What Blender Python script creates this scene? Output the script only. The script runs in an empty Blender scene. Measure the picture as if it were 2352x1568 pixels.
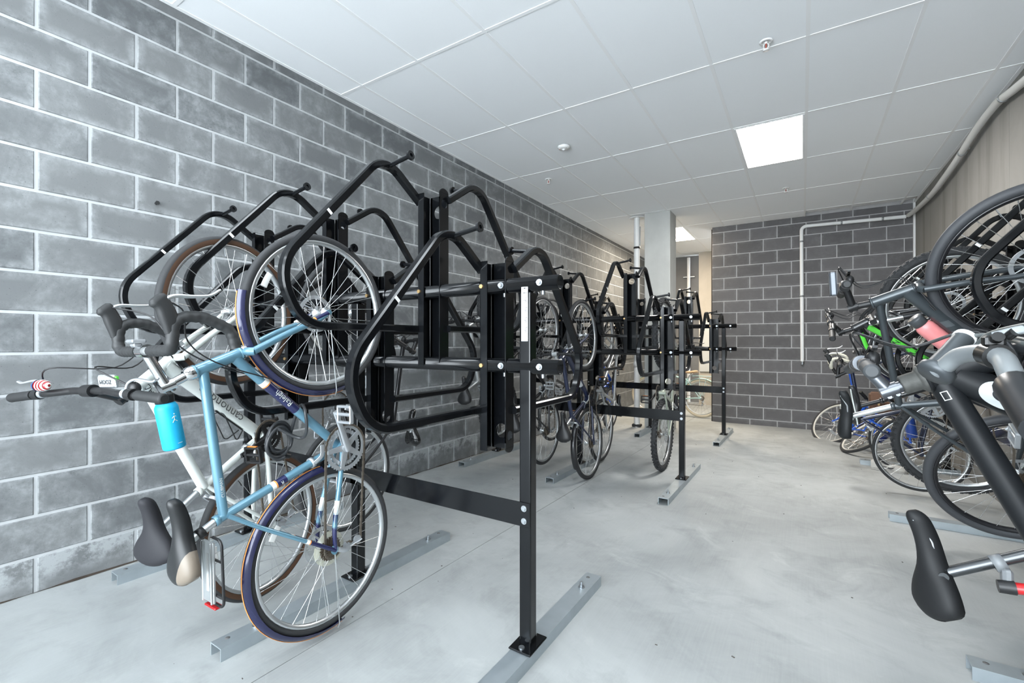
import bpy, bmesh, math, random
import numpy as np
from mathutils import Vector, Matrix
random.seed(7)
S = bpy.context.scene
COL = S.collection

# ---------------------------------------------------------------- camera
YAW = 0.5653
cam_d = bpy.data.cameras.new('camera'); cam = bpy.data.objects.new('camera', cam_d); COL.objects.link(cam)
cam.location = (3.2356, 0.0, 1.2368)
cam.rotation_euler = (math.pi/2 + 0.0016, 0, YAW)
cam_d.sensor_width = 36.0; cam_d.lens = 1051.4/2352*36.0
cam_d.clip_start = 0.02; cam_d.clip_end = 60
S.camera = cam
# ---------------------------------------------------------------- world, exposure
W = bpy.data.worlds.new('world'); S.world = W; W.use_nodes = True
W.node_tree.nodes['Background'].inputs[0].default_value = (0.86, 0.94, 1, 1)
W.node_tree.nodes['Background'].inputs[1].default_value = 5.4  # even cool daylight to brighten the room; the unseen front wall is left out
S.view_settings.view_transform = 'Standard'; S.view_settings.look = 'None'
S.view_settings.gamma = 1; S.view_settings.use_curve_mapping = False
S.view_settings.exposure = 1.27
S.cycles.max_bounces = 7; S.cycles.glossy_bounces = 3; S.cycles.transmission_bounces = 3; S.cycles.transparent_max_bounces = 4
LIGHT_NEAR = 6.0; LIGHT_SEEN = 25.0; LIGHT_CORR = 34.0
COOL = (0.86, 0.94, 1.0); NEUT = (1.0, 0.97, 0.93); WARM = (1.0, 0.86, 0.68)

H_CEIL = 3.275
X_RIGHT = 4.63
Y_BACK = 8.80
def zf(y): return -0.0195*min(max(y, -3.0), 9.0)

# ---------------------------------------------------------------- materials
MATS = {}
def principled(name):
    m = bpy.data.materials.new(name); m.use_nodes = True
    return m, m.node_tree, m.node_tree.nodes['Principled BSDF']
def mat(name, col, rough=0.5, metal=0.0, coat=0.0, bump=None, var=0.0, vscale=20, spec=None, alpha=None, trans=None):
    if name in MATS: return MATS[name]
    m, t, b = principled(name)
    b.inputs['Base Color'].default_value = (*col, 1); b.inputs['Roughness'].default_value = rough
    b.inputs['Metallic'].default_value = metal; b.inputs['Coat Weight'].default_value = coat
    if spec is not None: b.inputs['Specular IOR Level'].default_value = spec
    if alpha is not None: b.inputs['Alpha'].default_value = alpha
    if trans is not None: b.inputs['Transmission Weight'].default_value = trans
    if var > 0 or bump:
        tc = t.nodes.new('ShaderNodeTexCoord'); n = t.nodes.new('ShaderNodeTexNoise')
        n.inputs['Scale'].default_value = vscale; n.inputs['Detail'].default_value = 5
        t.links.new(tc.outputs['Object'], n.inputs['Vector'])
        if var > 0:
            mx = t.nodes.new('ShaderNodeMix'); mx.data_type = 'RGBA'
            mx.inputs[6].default_value = (*[c*(1-var) for c in col], 1); mx.inputs[7].default_value = (*[min(1, c*(1+var)) for c in col], 1)
            t.links.new(n.outputs['Fac'], mx.inputs[0]); t.links.new(mx.outputs[2], b.inputs['Base Color'])
        if bump:
            bp = t.nodes.new('ShaderNodeBump'); bp.inputs['Strength'].default_value = bump; bp.inputs['Distance'].default_value = 0.002
            t.links.new(n.outputs['Fac'], bp.inputs['Height']); t.links.new(bp.outputs['Normal'], b.inputs['Normal'])
    MATS[name] = m; return m

def ramp(t, src, stops):
    r = t.nodes.new('ShaderNodeValToRGB'); e = r.color_ramp.elements
    while len(e) < len(stops): e.new(0.5)
    for i, (p, c) in enumerate(stops):
        e[i].position = p; e[i].color = (*c, 1) if len(c) == 3 else c
    t.links.new(src, r.inputs['Fac']); return r
def noise(t, vec, scale, detail=4, rough=0.55, dist=0.0):
    n = t.nodes.new('ShaderNodeTexNoise'); n.inputs['Scale'].default_value = scale; n.inputs['Detail'].default_value = detail
    n.inputs['Roughness'].default_value = rough; n.inputs['Distortion'].default_value = dist
    t.links.new(vec, n.inputs['Vector']); return n.outputs['Fac']
def mixc(t, fac, a, b, mode='MIX'):
    m = t.nodes.new('ShaderNodeMix'); m.data_type = 'RGBA'; m.blend_type = mode
    for i, s in ((0, fac), (6, a), (7, b)):
        if isinstance(s, (int, float)): m.inputs[i].default_value = s
        elif isinstance(s, tuple): m.inputs[i].default_value = (*s, 1)
        else: t.links.new(s, m.inputs[i])
    return m.outputs[2]
def mathn(t, op, a, b=0.0):
    m = t.nodes.new('ShaderNodeMath'); m.operation = op
    for i, s in ((0, a), (1, b)):
        if isinstance(s, (int, float)): m.inputs[i].default_value = s
        else: t.links.new(s, m.inputs[i])
    return m.outputs[0]
def mapping(t, vec, scale):
    m = t.nodes.new('ShaderNodeMapping'); m.inputs['Scale'].default_value = scale; t.links.new(vec, m.inputs['Vector']); return m.outputs['Vector']

def block_material(name, dark, light, haze, haze_col, rnd=0.6, smear=True):
    m, t, b = principled(name)
    geo = t.nodes.new('ShaderNodeNewGeometry'); pos = geo.outputs['Position']
    oi = t.nodes.new('ShaderNodeObjectInfo')
    tc = t.nodes.new('ShaderNodeTexCoord')
    n1 = noise(t, pos, 5.0, 6, 0.6); n2 = noise(t, pos, 90, 3, 0.7); n3 = noise(t, pos, 2.2, 6, 0.65, 0.8)
    f = mathn(t, 'ADD', mathn(t, 'MULTIPLY', oi.outputs['Random'], rnd), mathn(t, 'MULTIPLY', n1, 0.5))
    base = mixc(t, f, dark, light)
    # whitish mortar haze smeared over some blocks
    h = ramp(t, n3, [(0.46, (0, 0, 0)), (0.66, (1, 1, 1))]).outputs['Color']
    h2 = ramp(t, noise(t, pos, 14, 6, 0.7), [(0.35, (0, 0, 0)), (0.75, (1, 1, 1))]).outputs['Color']
    hz = mathn(t, 'MULTIPLY', mathn(t, 'MULTIPLY', h, h2), haze)
    # mortar smear close to the joints: distance to the block's edge in its own space
    sx = t.nodes.new('ShaderNodeSeparateXYZ'); t.links.new(tc.outputs['Object'], sx.inputs[0])
    dx = mathn(t, 'SUBTRACT', 0.198, mathn(t, 'ABSOLUTE', sx.outputs['X'])); dz = mathn(t, 'SUBTRACT', 0.0965, mathn(t, 'ABSOLUTE', sx.outputs['Z']))
    dmin = mathn(t, 'MINIMUM', dx, dz)
    edge = mathn(t, 'SUBTRACT', 1.0, mathn(t, 'MULTIPLY', dmin, 20.0)); edge = mathn(t, 'MAXIMUM', edge, 0.0)
    edge = mathn(t, 'MULTIPLY', edge, mathn(t, 'MULTIPLY', ramp(t, noise(t, pos, 9, 5, 0.7), [(0.40, (0, 0, 0)), (0.62, (1, 1, 1))]).outputs['Color'], 0.8*min(1, haze*1.6)))
    base = mixc(t, mathn(t, 'MAXIMUM', hz, edge) if smear else hz, base, haze_col)
    speck = ramp(t, n2, [(0.66, (0, 0, 0)), (0.80, (1, 1, 1))]).outputs['Color']
    base = mixc(t, mathn(t, 'MULTIPLY', speck, 0.5), base, tuple(min(1, c*1.7) for c in light))
    pit = ramp(t, noise(t, pos, 130, 2, 0.6), [(0.66, (0, 0, 0)), (0.76, (1, 1, 1))]).outputs['Color']
    base = mixc(t, mathn(t, 'MULTIPLY', pit, 0.6), base, tuple(c*0.4 for c in dark))
    t.links.new(base, b.inputs['Base Color']); b.inputs['Roughness'].default_value = 0.92; b.inputs['Specular IOR Level'].default_value = 0.2
    bm = t.nodes.new('ShaderNodeBump'); bm.inputs['Strength'].default_value = 0.35; bm.inputs['Distance'].default_value = 0.002
    t.links.new(mathn(t, 'ADD', mathn(t, 'MULTIPLY', n2, 0.6), n1), bm.inputs['Height']); t.links.new(bm.outputs['Normal'], b.inputs['Normal'])
    return m
M_BLOCK_L = block_material('block_grey', (0.096, 0.103, 0.109), (0.191, 0.198, 0.201), 0.8, (0.353, 0.370, 0.378))
M_BLOCK_B = block_material('block_dark', (0.098, 0.096, 0.099), (0.165, 0.162, 0.165), 0.35, (0.26, 0.26, 0.265))
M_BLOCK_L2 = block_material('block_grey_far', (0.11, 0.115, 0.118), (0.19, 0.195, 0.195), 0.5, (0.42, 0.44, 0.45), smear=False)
M_MORTAR = mat('mortar', (0.46, 0.475, 0.485), 0.95, var=0.14, vscale=14, bump=0.4, spec=0.2)
M_MORTAR_B = mat('mortar_back', (0.44, 0.44, 0.445), 0.95, var=0.14, vscale=14, bump=0.4, spec=0.2)

def concrete(name, base, streak, streak_amt, scale=1.0, vertical=True, rough=0.85):
    m, t, b = principled(name)
    geo = t.nodes.new('ShaderNodeNewGeometry'); pos = geo.outputs['Position']
    n1 = noise(t, pos, 1.3*scale, 6, 0.6, 0.4); n2 = noise(t, mapping(t, pos, (3, 3, 0.25) if vertical else (1, 1, 1)), 1.6*scale, 5, 0.6)
    n3 = noise(t, pos, 60, 4, 0.7)
    c = mixc(t, ramp(t, n1, [(0.3, (0, 0, 0)), (0.7, (1, 1, 1))]).outputs['Color'], tuple(x*0.86 for x in base), tuple(min(1, x*1.1) for x in base))
    c = mixc(t, mathn(t, 'MULTIPLY', ramp(t, n2, [(0.48, (0, 0, 0)), (0.75, (1, 1, 1))]).outputs['Color'], streak_amt), c, streak)
    c = mixc(t, mathn(t, 'MULTIPLY', ramp(t, n3, [(0.6, (0, 0, 0)), (0.8, (1, 1, 1))]).outputs['Color'], 0.25), c, tuple(x*0.7 for x in base))
    t.links.new(c, b.inputs['Base Color']); b.inputs['Roughness'].default_value = rough
    bm = t.nodes.new('ShaderNodeBump'); bm.inputs['Strength'].default_value = 0.15; bm.inputs['Distance'].default_value = 0.003
    t.links.new(mathn(t, 'ADD', n3, n1), bm.inputs['Height']); t.links.new(bm.outputs['Normal'], b.inputs['Normal'])
    return m
M_WALL_R = concrete('wall_concrete', (0.230, 0.223, 0.208), (0.119, 0.112, 0.102), 0.75)
M_COLUMN = concrete('column_concrete', (0.52, 0.53, 0.51), (0.42, 0.42, 0.40), 0.4)
M_FARWALL = concrete('far_concrete', (0.50, 0.46, 0.40), (0.40, 0.36, 0.30), 0.4)

def floor_material():
    m, t, b = principled('floor_concrete')
    geo = t.nodes.new('ShaderNodeNewGeometry'); pos = geo.outputs['Position']
    n1 = noise(t, pos, 0.9, 7, 0.62, 0.6); n2 = noise(t, pos, 3.5, 6, 0.65, 0.5); n3 = noise(t, pos, 70, 3, 0.7)
    broom = noise(t, mapping(t, pos, (60, 2.0, 1)), 2.0, 3, 0.6)
    c = mixc(t, ramp(t, n1, [(0.36, (0, 0, 0)), (0.64, (1, 1, 1))]).outputs['Color'], (0.285, 0.300, 0.300), (0.404, 0.421, 0.421))
    c = mixc(t, mathn(t, 'MULTIPLY', ramp(t, n2, [(0.50, (0, 0, 0)), (0.68, (1, 1, 1))]).outputs['Color'], 0.5), c, (0.235, 0.247, 0.245))
    c = mixc(t, mathn(t, 'MULTIPLY', ramp(t, noise(t, pos, 2.1, 6, 0.7, 1.0), [(0.58, (0, 0, 0)), (0.72, (1, 1, 1))]).outputs['Color'], 0.4), c, (0.516, 0.533, 0.525))
    c = mixc(t, mathn(t, 'MULTIPLY', ramp(t, broom, [(0.3, (0, 0, 0)), (0.8, (1, 1, 1))]).outputs['Color'], 0.18), c, (0.456, 0.473, 0.469))
    c = mixc(t, mathn(t, 'MULTIPLY', ramp(t, n3, [(0.68, (0, 0, 0)), (0.8, (1, 1, 1))]).outputs['Color'], 0.3), c, (0.22, 0.23, 0.23))
    t.links.new(c, b.inputs['Base Color'])
    b.inputs['Specular IOR Level'].default_value = 0.35
    r = ramp(t, n2, [(0.3, (0.55, 0.55, 0.55)), (0.7, (0.75, 0.75, 0.75))]); t.links.new(r.outputs['Color'], b.inputs['Roughness'])
    bm = t.nodes.new('ShaderNodeBump'); bm.inputs['Strength'].default_value = 0.08; bm.inputs['Distance'].default_value = 0.003
    t.links.new(mathn(t, 'ADD', n3, broom), bm.inputs['Height']); t.links.new(bm.outputs['Normal'], b.inputs['Normal'])
    return m
M_FLOOR = floor_material()
M_TILE = mat('ceiling_tile_white', (0.925, 0.945, 0.965), 0.9, var=0.02, vscale=300, bump=0.06, spec=0.2)
M_GRID = mat('ceiling_grid_white', (0.90, 0.905, 0.91), 0.6, spec=0.2)
M_GAP = mat('joint_dark', (0.12, 0.12, 0.12), 0.9)
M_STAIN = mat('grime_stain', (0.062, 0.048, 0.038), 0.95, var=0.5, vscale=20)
M_BLACK = mat('black_powder_coat', (0.0035, 0.004, 0.005), 0.15, spec=0.42)
M_GALV = mat('galvanised_steel', (0.42, 0.47, 0.50), 0.42, metal=0.65, var=0.15, vscale=12)
M_BOLT = mat('zinc_bolt', (0.40, 0.42, 0.44), 0.35, metal=0.9)
M_BRASS = mat('brass_bolt', (0.62, 0.42, 0.2), 0.35, metal=0.9)
M_RUB = mat('tyre_rubber', (0.026, 0.027, 0.029), 0.72, bump=0.3, vscale=200)
M_RUBG = mat('tyre_rubber_grey', (0.045, 0.047, 0.052), 0.6, bump=0.2, vscale=150)
M_ALU = mat('aluminium', (0.64, 0.66, 0.67), 0.32, metal=0.85)
M_ALUM = mat('aluminium_matte', (0.50, 0.52, 0.54), 0.45, metal=0.7)
M_CHROME = mat('polished_alloy', (0.78, 0.79, 0.80), 0.14, metal=1.0)
M_SPOKE = mat('spoke_steel', (0.72, 0.72, 0.72), 0.25, metal=0.85)
M_SPOKEB = mat('spoke_black', (0.05, 0.05, 0.05), 0.4, metal=0.3)
M_BLK = mat('black_plastic', (0.012, 0.012, 0.013), 0.42)
M_BLKM = mat('black_matte', (0.016, 0.017, 0.018), 0.6)
M_TAPE = mat('bar_tape_black', (0.022, 0.023, 0.024), 0.55, bump=0.15, vscale=200)
M_CHAIN = mat('chain_steel', (0.20, 0.17, 0.14), 0.45, metal=0.8)
M_CASS = mat('cassette_steel', (0.17, 0.14, 0.11), 0.4, metal=0.8)
M_WHITEP = mat('white_pipe', (0.78, 0.79, 0.79), 0.4)
M_WHITE = mat('white_plastic', (0.80, 0.80, 0.79), 0.4)
M_REFL = mat('reflector_clear', (0.72, 0.72, 0.70), 0.15, coat=0.5)
M_ORANGE = mat('orange_reflector', (0.85, 0.25, 0.02), 0.25, coat=0.4)
M_RED = mat('red_plastic', (0.45, 0.012, 0.015), 0.3, coat=0.3)
M_CLEAR = mat('clear_guard', (0.72, 0.72, 0.55), 0.2, alpha=0.35)

# ---------------------------------------------------------------- mesh building
def V3(a): return np.array(a, float)
def nrm(a):
    a = V3(a); l = np.linalg.norm(a); return a/l if l > 1e-12 else a
def circle(r, n=10, ph=0.0): return [(r*math.cos(2*math.pi*i/n+ph), r*math.sin(2*math.pi*i/n+ph)) for i in range(n)]
def rrect(w, h, r, k=3):
    out = []
    for cx, cy, a0 in ((w/2-r, h/2-r, 0), (-w/2+r, h/2-r, 90), (-w/2+r, -h/2+r, 180), (w/2-r, -h/2+r, 270)):
        for i in range(k+1):
            a = math.radians(a0+90*i/k); out.append((cx+r*math.cos(a), cy+r*math.sin(a)))
    return out
def fillet(pts, rad, n=6):
    pts = [V3(p) for p in pts]; out = [pts[0]]
    for i in range(1, len(pts)-1):
        r = rad[i] if isinstance(rad, (list, tuple)) else rad
        a, b, c = pts[i-1], pts[i], pts[i+1]; d1 = nrm(a-b); d2 = nrm(c-b)
        ang = math.acos(max(-1, min(1, d1@d2)))
        if r <= 0 or ang > 3.1: out.append(b); continue
        tl = min(r/math.tan(ang/2), 0.49*np.linalg.norm(a-b) if i > 1 else 0.98*np.linalg.norm(a-b), 0.49*np.linalg.norm(c-b) if i < len(pts)-2 else 0.98*np.linalg.norm(c-b))
        r2 = tl*math.tan(ang/2); bis = nrm(d1+d2); cen = b+bis*(r2/math.sin(ang/2))
        s = b+d1*tl-cen; e = b+d2*tl-cen; tot = math.acos(max(-1, min(1, nrm(s)@nrm(e))))
        for k in range(n+1):
            f = k/n; w = (math.sin((1-f)*tot)*s+math.sin(f*tot)*e)/max(math.sin(tot), 1e-9); out.append(cen+w)
    out.append(pts[-1]); return out
def smooth_path(pts, n=8):
    P = [V3(p) for p in pts]; Q = [2*P[0]-P[1]]+P+[2*P[-1]-P[-2]]; out = []
    for i in range(1, len(Q)-2):
        p0, p1, p2, p3 = Q[i-1:i+3]
        for k in range(n):
            s = k/n
            out.append(0.5*((2*p1)+(-p0+p2)*s+(2*p0-5*p1+4*p2-p3)*s*s+(-p0+3*p1-3*p2+p3)*s**3))
    out.append(P[-1]); return out
class MB:
    def __init__(s): s.v = []; s.f = []; s.s = []
    def add(s, vs, fs, smooth=True):
        o = len(s.v); s.v += [tuple(float(c) for c in p) for p in vs]; s.f += [tuple(i+o for i in f) for f in fs]; s.s += [smooth]*len(fs); return s
    def sweep(s, path, prof, closed=False, caps=True, up=None, scale=None, smooth=True):
        P = [V3(p) for p in path]; n = len(P); m = len(prof); vs = []
        T = []
        for i in range(n):
            a = P[i-1] if (i > 0 or closed) else P[i]; b = P[(i+1) % n] if (i < n-1 or closed) else P[i]
            T.append(nrm(b-a))
        if up is not None: N = nrm(V3(up)-T[0]*(V3(up)@T[0]))
        else:
            a = V3((0, 0, 1)) if abs(T[0][2]) < 0.9 else V3((1, 0, 0)); N = nrm(a-T[0]*(a@T[0]))
        for i in range(n):
            if up is not None: N = nrm(V3(up)-T[i]*(V3(up)@T[i]))
            else: N = nrm(N-T[i]*(N@T[i]))
            B = np.cross(T[i], N); sc = 1 if scale is None else scale[i]
            sa, sb = (sc, sc) if not isinstance(sc, (tuple, list)) else sc
            for x, y in prof: vs.append(P[i]+N*x*sa+B*y*sb)
        fs = []
        for i in range(n if closed else n-1):
            j = (i+1) % n
            for k in range(m):
                l = (k+1) % m; fs.append((i*m+k, i*m+l, j*m+l, j*m+k))
        s.add(vs, fs, smooth)
        if caps and not closed:
            s.add(vs[:m], [tuple(range(m-1, -1, -1))], False); s.add(vs[-m:], [tuple(range(m))], False)
        return s
    def sweep_flat(s, path, prof, up):
        # every face of the section gets its own strip, so flats stay flat and chamfers stay crisp
        P = [V3(p) for p in path]; n = len(P); m = len(prof); ring = []
        for i in range(n):
            T = nrm(P[min(i+1, n-1)]-P[max(i-1, 0)]); N = nrm(V3(up)-T*(V3(up)@T)); B = np.cross(T, N)
            ring.append([P[i]+N*x+B*y for x, y in prof])
        for k in range(m):
            l = (k+1) % m; vs = []
            for i in range(n): vs += [ring[i][k], ring[i][l]]
            s.add(vs, [(2*i, 2*i+1, 2*i+3, 2*i+2) for i in range(n-1)], True)
        s.add(ring[0], [tuple(range(m-1, -1, -1))], False); return s.add(ring[-1], [tuple(range(m))], False)
    def tube(s, path, r, n=10, closed=False, caps=True):
        if isinstance(r, (list, tuple)): return s.sweep(path, circle(1, n), closed, caps, scale=list(r))
        return s.sweep(path, circle(r, n), closed, caps)
    def box(s, c, size, ax=None):
        c = V3(c); hx, hy, hz = [d/2 for d in size]
        ax = [V3((1, 0, 0)), V3((0, 1, 0)), V3((0, 0, 1))] if ax is None else [V3(a) for a in ax]
        vs = [c+ax[0]*x*hx+ax[1]*y*hy+ax[2]*z*hz for x in (-1, 1) for y in (-1, 1) for z in (-1, 1)]
        return s.add(vs, [(0, 1, 3, 2), (4, 6, 7, 5), (0, 4, 5, 1), (2, 3, 7, 6), (0, 2, 6, 4), (1, 5, 7, 3)], False)
    def bbox(s, c, size, bev=0.004, ax=None):
        # box with bevelled edges, swept rounded rectangle
        ax = [V3((1, 0, 0)), V3((0, 1, 0)), V3((0, 0, 1))] if ax is None else [V3(a) for a in ax]
        c = V3(c); h = size[2]/2
        pr = rrect(size[0], size[1], min(bev, size[0]/2.1, size[1]/2.1), 2)
        zs = [(-h, (size[0]/2-bev)/(size[0]/2)), (-h+bev, 1), (h-bev, 1), (h, (size[0]/2-bev)/(size[0]/2))]
        vs = []
        for z, k in zs:
            for x, y in pr: vs.append(c+ax[0]*x*k+ax[1]*y*(1 if k == 1 else (size[1]/2-bev)/(size[1]/2))+ax[2]*z)
        m = len(pr); fs = []
        for i in range(3):
            for k in range(m): fs.append((i*m+k, i*m+(k+1) % m, (i+1)*m+(k+1) % m, (i+1)*m+k))
        s.add(vs, fs, False); s.add(vs[:m], [tuple(range(m-1, -1, -1))], False); s.add(vs[-m:], [tuple(range(m))], False); return s
    def lathe(s, prof, o=(0, 0, 0), axis=(0, 0, 1), n=24, closed=False, smooth=True):
        # prof: list of (radius, height along axis); closed joins last to first (ring section)
        A = nrm(axis); r0 = V3((1, 0, 0)) if abs(A[0]) < 0.9 else V3((0, 1, 0)); E = nrm(r0-A*(r0@A)); F = np.cross(A, E); o = V3(o)
        m = len(prof); vs = []
        for i in range(n):
            a = 2*math.pi*i/n; d = E*math.cos(a)+F*math.sin(a)
            for r, h in prof: vs.append(o+d*r+A*h)
        fs = []
        for i in range(n):
            j = (i+1) % n
            for k in range(m if closed else m-1):
                l = (k+1) % m; fs.append((i*m+k, j*m+k, j*m+l, i*m+l))
        return s.add(vs, fs, smooth)
    def cyl(s, a, b, r, n=16, r2=None):
        a = V3(a); b = V3(b); h = np.linalg.norm(b-a); r2 = r if r2 is None else r2
        s.lathe([(1e-5, 0), (r, 0)], a, b-a, n, smooth=False); s.lathe([(r, 0), (r2, h)], a, b-a, n); return s.lathe([(r2, h), (1e-5, h)], a, b-a, n, smooth=False)
    def ball(s, c, r, n=12, sc=(1, 1, 1)):
        vs = []; fs = []; k = n//2
        for i in range(k+1):
            th = math.pi*i/k
            for j in range(n):
                ph = 2*math.pi*j/n; vs.append(V3(c)+V3((r*math.sin(th)*math.cos(ph)*sc[0], r*math.sin(th)*math.sin(ph)*sc[1], r*math.cos(th)*sc[2])))
        for i in range(k):
            for j in range(n): fs.append((i*n+j, (i+1)*n+j, (i+1)*n+(j+1) % n, i*n+(j+1) % n))
        return s.add(vs, fs)
    def prism(s, poly, o, ex, ey, ez, depth, smooth_side=False):
        o, ex, ey, ez = map(V3, (o, ex, ey, ez)); n = len(poly)
        a = [o+ex*x+ey*y for x, y in poly]; b = [p+ez*depth for p in a]
        s.add(a+b, [(i, (i+1) % n, n+(i+1) % n, n+i) for i in range(n)], smooth_side)
        s.add(a, [tuple(range(n-1, -1, -1))], False); return s.add(b, [tuple(range(n))], False)
    def mesh(s, name):
        me = bpy.data.meshes.new(name); me.from_pydata(s.v, [], s.f); me.polygons.foreach_set('use_smooth', s.s); me.update(); return me
    def build(s, name, m, parent=None):
        return obj(name, s.mesh(name), m, parent)
def obj(name, me, m=None, parent=None):
    o = bpy.data.objects.new(name, me); COL.objects.link(o)
    if m is not None:
        if len(me.materials) == 0: me.materials.append(m)
        elif me.materials[0] is not m:
            o.material_slots[0].link = 'OBJECT'; o.material_slots[0].material = m
    if parent is not None: o.parent = parent
    return o
def empty(name, label, cat, loc=(0, 0, 0), group=None, M=None):
    o = bpy.data.objects.new(name, None); COL.objects.link(o); o.empty_display_size = 0.05
    if M is not None: o.matrix_world = M
    else: o.location = loc
    return tag(o, label, cat, group)
def tag(o, label, cat, group=None):
    o['label'] = label; o['category'] = cat
    if group: o['group'] = group
    return o
def struct(o): o['kind'] = 'structure'; return o
def text_mb(txt, size, place):
    c = bpy.data.curves.new('t', 'FONT'); c.body = txt; c.size = size; c.align_x = 'CENTER'; c.align_y = 'CENTER'; c.resolution_u = 3
    o = bpy.data.objects.new('t', c); COL.objects.link(o); dg = bpy.context.evaluated_depsgraph_get()
    me = bpy.data.meshes.new_from_object(o.evaluated_get(dg)); bpy.data.objects.remove(o); bpy.data.curves.remove(c)
    bm = bmesh.new(); bm.from_mesh(me)
    for k in range(-8, 9):
        bmesh.ops.bisect_plane(bm, geom=bm.verts[:]+bm.edges[:]+bm.faces[:], plane_co=(0, k*size*.09, 0), plane_no=(0, 1, 0))
    bm.to_mesh(me); bm.free()
    mb = MB(); mb.add([place(v.co.x, v.co.y) for v in me.vertices], [tuple(p.vertices) for p in me.polygons], False); bpy.data.meshes.remove(me); return mb
def tube_place(p0, p1, r, along, face, flip=1):
    # lettering wrapped on a tube p0->p1 at distance `along` from p0, facing direction `face`
    a = nrm(V3(p1)-V3(p0)); e = nrm(V3(face)-a*(V3(face)@a)); up = np.cross(e, a)*1.0; p0 = V3(p0)
    return lambda x, y: p0+a*(along+x*flip)+(e*math.cos(y*flip/r)+up*math.sin(y*flip/r))*(r+0.0009)

# ================================================================ ROOM
# ---- floor (falls gently towards the back) with a saw-cut joint
fl = MB()
def floor_strip(x0, x1, ys):
    for a, b in zip(ys[:-1], ys[1:]):
        fl.add([(x0, a, zf(a)), (x1, a, zf(a)), (x1, b, zf(b)), (x0, b, zf(b))], [(0, 1, 2, 3)], False)
YS = [-3, 0, 3, 6, 9, 11.6]
floor_strip(-0.2, 1.5185, YS); floor_strip(1.5225, 4.85, YS)
for a, b in zip(YS[:-1], YS[1:]):
    d = 0.012
    fl.add([(1.5185, a, zf(a)), (1.5185, a, zf(a)-d), (1.5185, b, zf(b)-d), (1.5185, b, zf(b))], [(0, 1, 2, 3)], False)
    fl.add([(1.5225, a, zf(a)), (1.5225, a, zf(a)-d), (1.5225, b, zf(b)-d), (1.5225, b, zf(b))], [(3, 2, 1, 0)], False)
    fl.add([(1.5185, a, zf(a)-d), (1.5225, a, zf(a)-d), (1.5225, b, zf(b)-d), (1.5185, b, zf(b)-d)], [(0, 1, 2, 3)], False)
FLOOR = struct(fl.build('floor', M_FLOOR))

# ---- block walls
def block_mesh(L, H, D=0.03, bev=0.0035):
    # front face looks along -Y in local space, centred on x,z; origin on the face plane
    mb = MB(); x, z = L/2, H/2; b = bev
    vs = [(-x+b, 0, -z+b), (x-b, 0, -z+b), (x-b, 0, z-b), (-x+b, 0, z-b), (-x, b, -z), (x, b, -z), (x, b, z), (-x, b, z), (-x, D, -z), (x, D, -z), (x, D, z), (-x, D, z)]
    fs = [(0, 1, 2, 3)]+[(4+i, 4+(i+1) % 4, (i+1) % 4, i) for i in range(4)]+[(8+i, 8+(i+1) % 4, 4+(i+1) % 4, 4+i) for i in range(4)]
    return mb.add(vs, fs, False)
JT = 0.0145
BL = 0.4064
FULL = block_mesh(BL-JT, 0.2032-JT).mesh('concrete_block')
def wall_blocks(parent, rows, place, rot, material, limit, keyf, jitter=0.0015):
    """rows: list of (zlo, zhi, [(s0,s1)...]); blocks as single objects up to limit, the rest joined"""
    cells = []
    for zlo, zhi, spans in rows:
        for s0, s1 in spans: cells.append((zlo, zhi, s0, s1))
    cells.sort(key=keyf)
    FULL.materials.clear(); rest = MB(); cnt = 0
    R = Matrix.Rotation(rot, 4, 'Z')
    for zlo, zhi, s0, s1 in cells:
        L = s1-s0-JT; Hh = zhi-zlo-JT
        if L < 0.02 or Hh < 0.012: continue
        c = place((s0+s1)/2, (zlo+zhi)/2); dj = random.uniform(-jitter, jitter)
        M = Matrix.Translation(Vector(c)) @ R @ Matrix.Translation((0, dj, 0))
        if cnt < limit:
            full = abs(L-(BL-JT)) < 1e-4 and abs(Hh-(0.2032-JT)) < 1e-4
            o = bpy.data.objects.new('concrete_block', FULL_BY[material.name] if full else _mk(L, Hh, material)); COL.objects.link(o)
            o.parent = parent; o.matrix_world = M @ Matrix.Rotation(random.uniform(-.0015, .0015), 4, 'Y'); cnt += 1
        else:
            b = block_mesh(L, Hh)
            rest.add([tuple(M @ Vector(v)) for v in b.v], b.f, False)
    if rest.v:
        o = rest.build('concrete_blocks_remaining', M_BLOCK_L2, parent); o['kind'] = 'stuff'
def _mk(L, Hh, material):
    me = block_mesh(L, Hh).mesh('concrete_block'); me.materials.append(material); return me
FULL_BY = {}
for mm in (M_BLOCK_L, M_BLOCK_B):
    me = block_mesh(BL-JT, 0.2032-JT).mesh('concrete_block'); me.materials.append(mm); FULL_BY[mm.name] = me
def backing(name, pts, m):
    mb = MB(); mb.add(pts, [(0, 1, 2, 3)], False); return struct(mb.build(name, m))
# left wall X=0: courses from the ceiling down
wl = backing('wall_left', [(-0.005, -3, -0.3), (-0.005, 11.6, -0.3), (-0.005, 11.6, 3.4), (-0.005, -3, 3.4)], M_MORTAR)
rows = []
for j in range(-2, 15):
    ztop = 2.807-0.2032*(j-1); zlo = 2.807-0.2032*j
    if ztop > H_CEIL: ztop = H_CEIL+0.012
    if j == 14: zlo = -0.24
    off = 0.658+(0.0 if j % 2 == 0 else 0.2032); spans = []
    k = math.floor((-2.6-off)/BL); y = off+k*BL; yc = 0.658+21*0.2032
    while y < 11.4:
        if y < yc-0.01 and y+BL > yc+0.01: spans += [(y, yc), (yc, y+BL)]
        else: spans.append((y, y+BL))
        y += BL
    rows.append((zlo, ztop, spans))
def keyL(c):
    ym = (c[2]+c[3])/2
    return (0, ym) if ym > 0.25 else (1, -ym)
wall_blocks(wl, rows, lambda s, z: (0.0, s, z), math.pi/2, M_BLOCK_L, 300, keyL)
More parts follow.
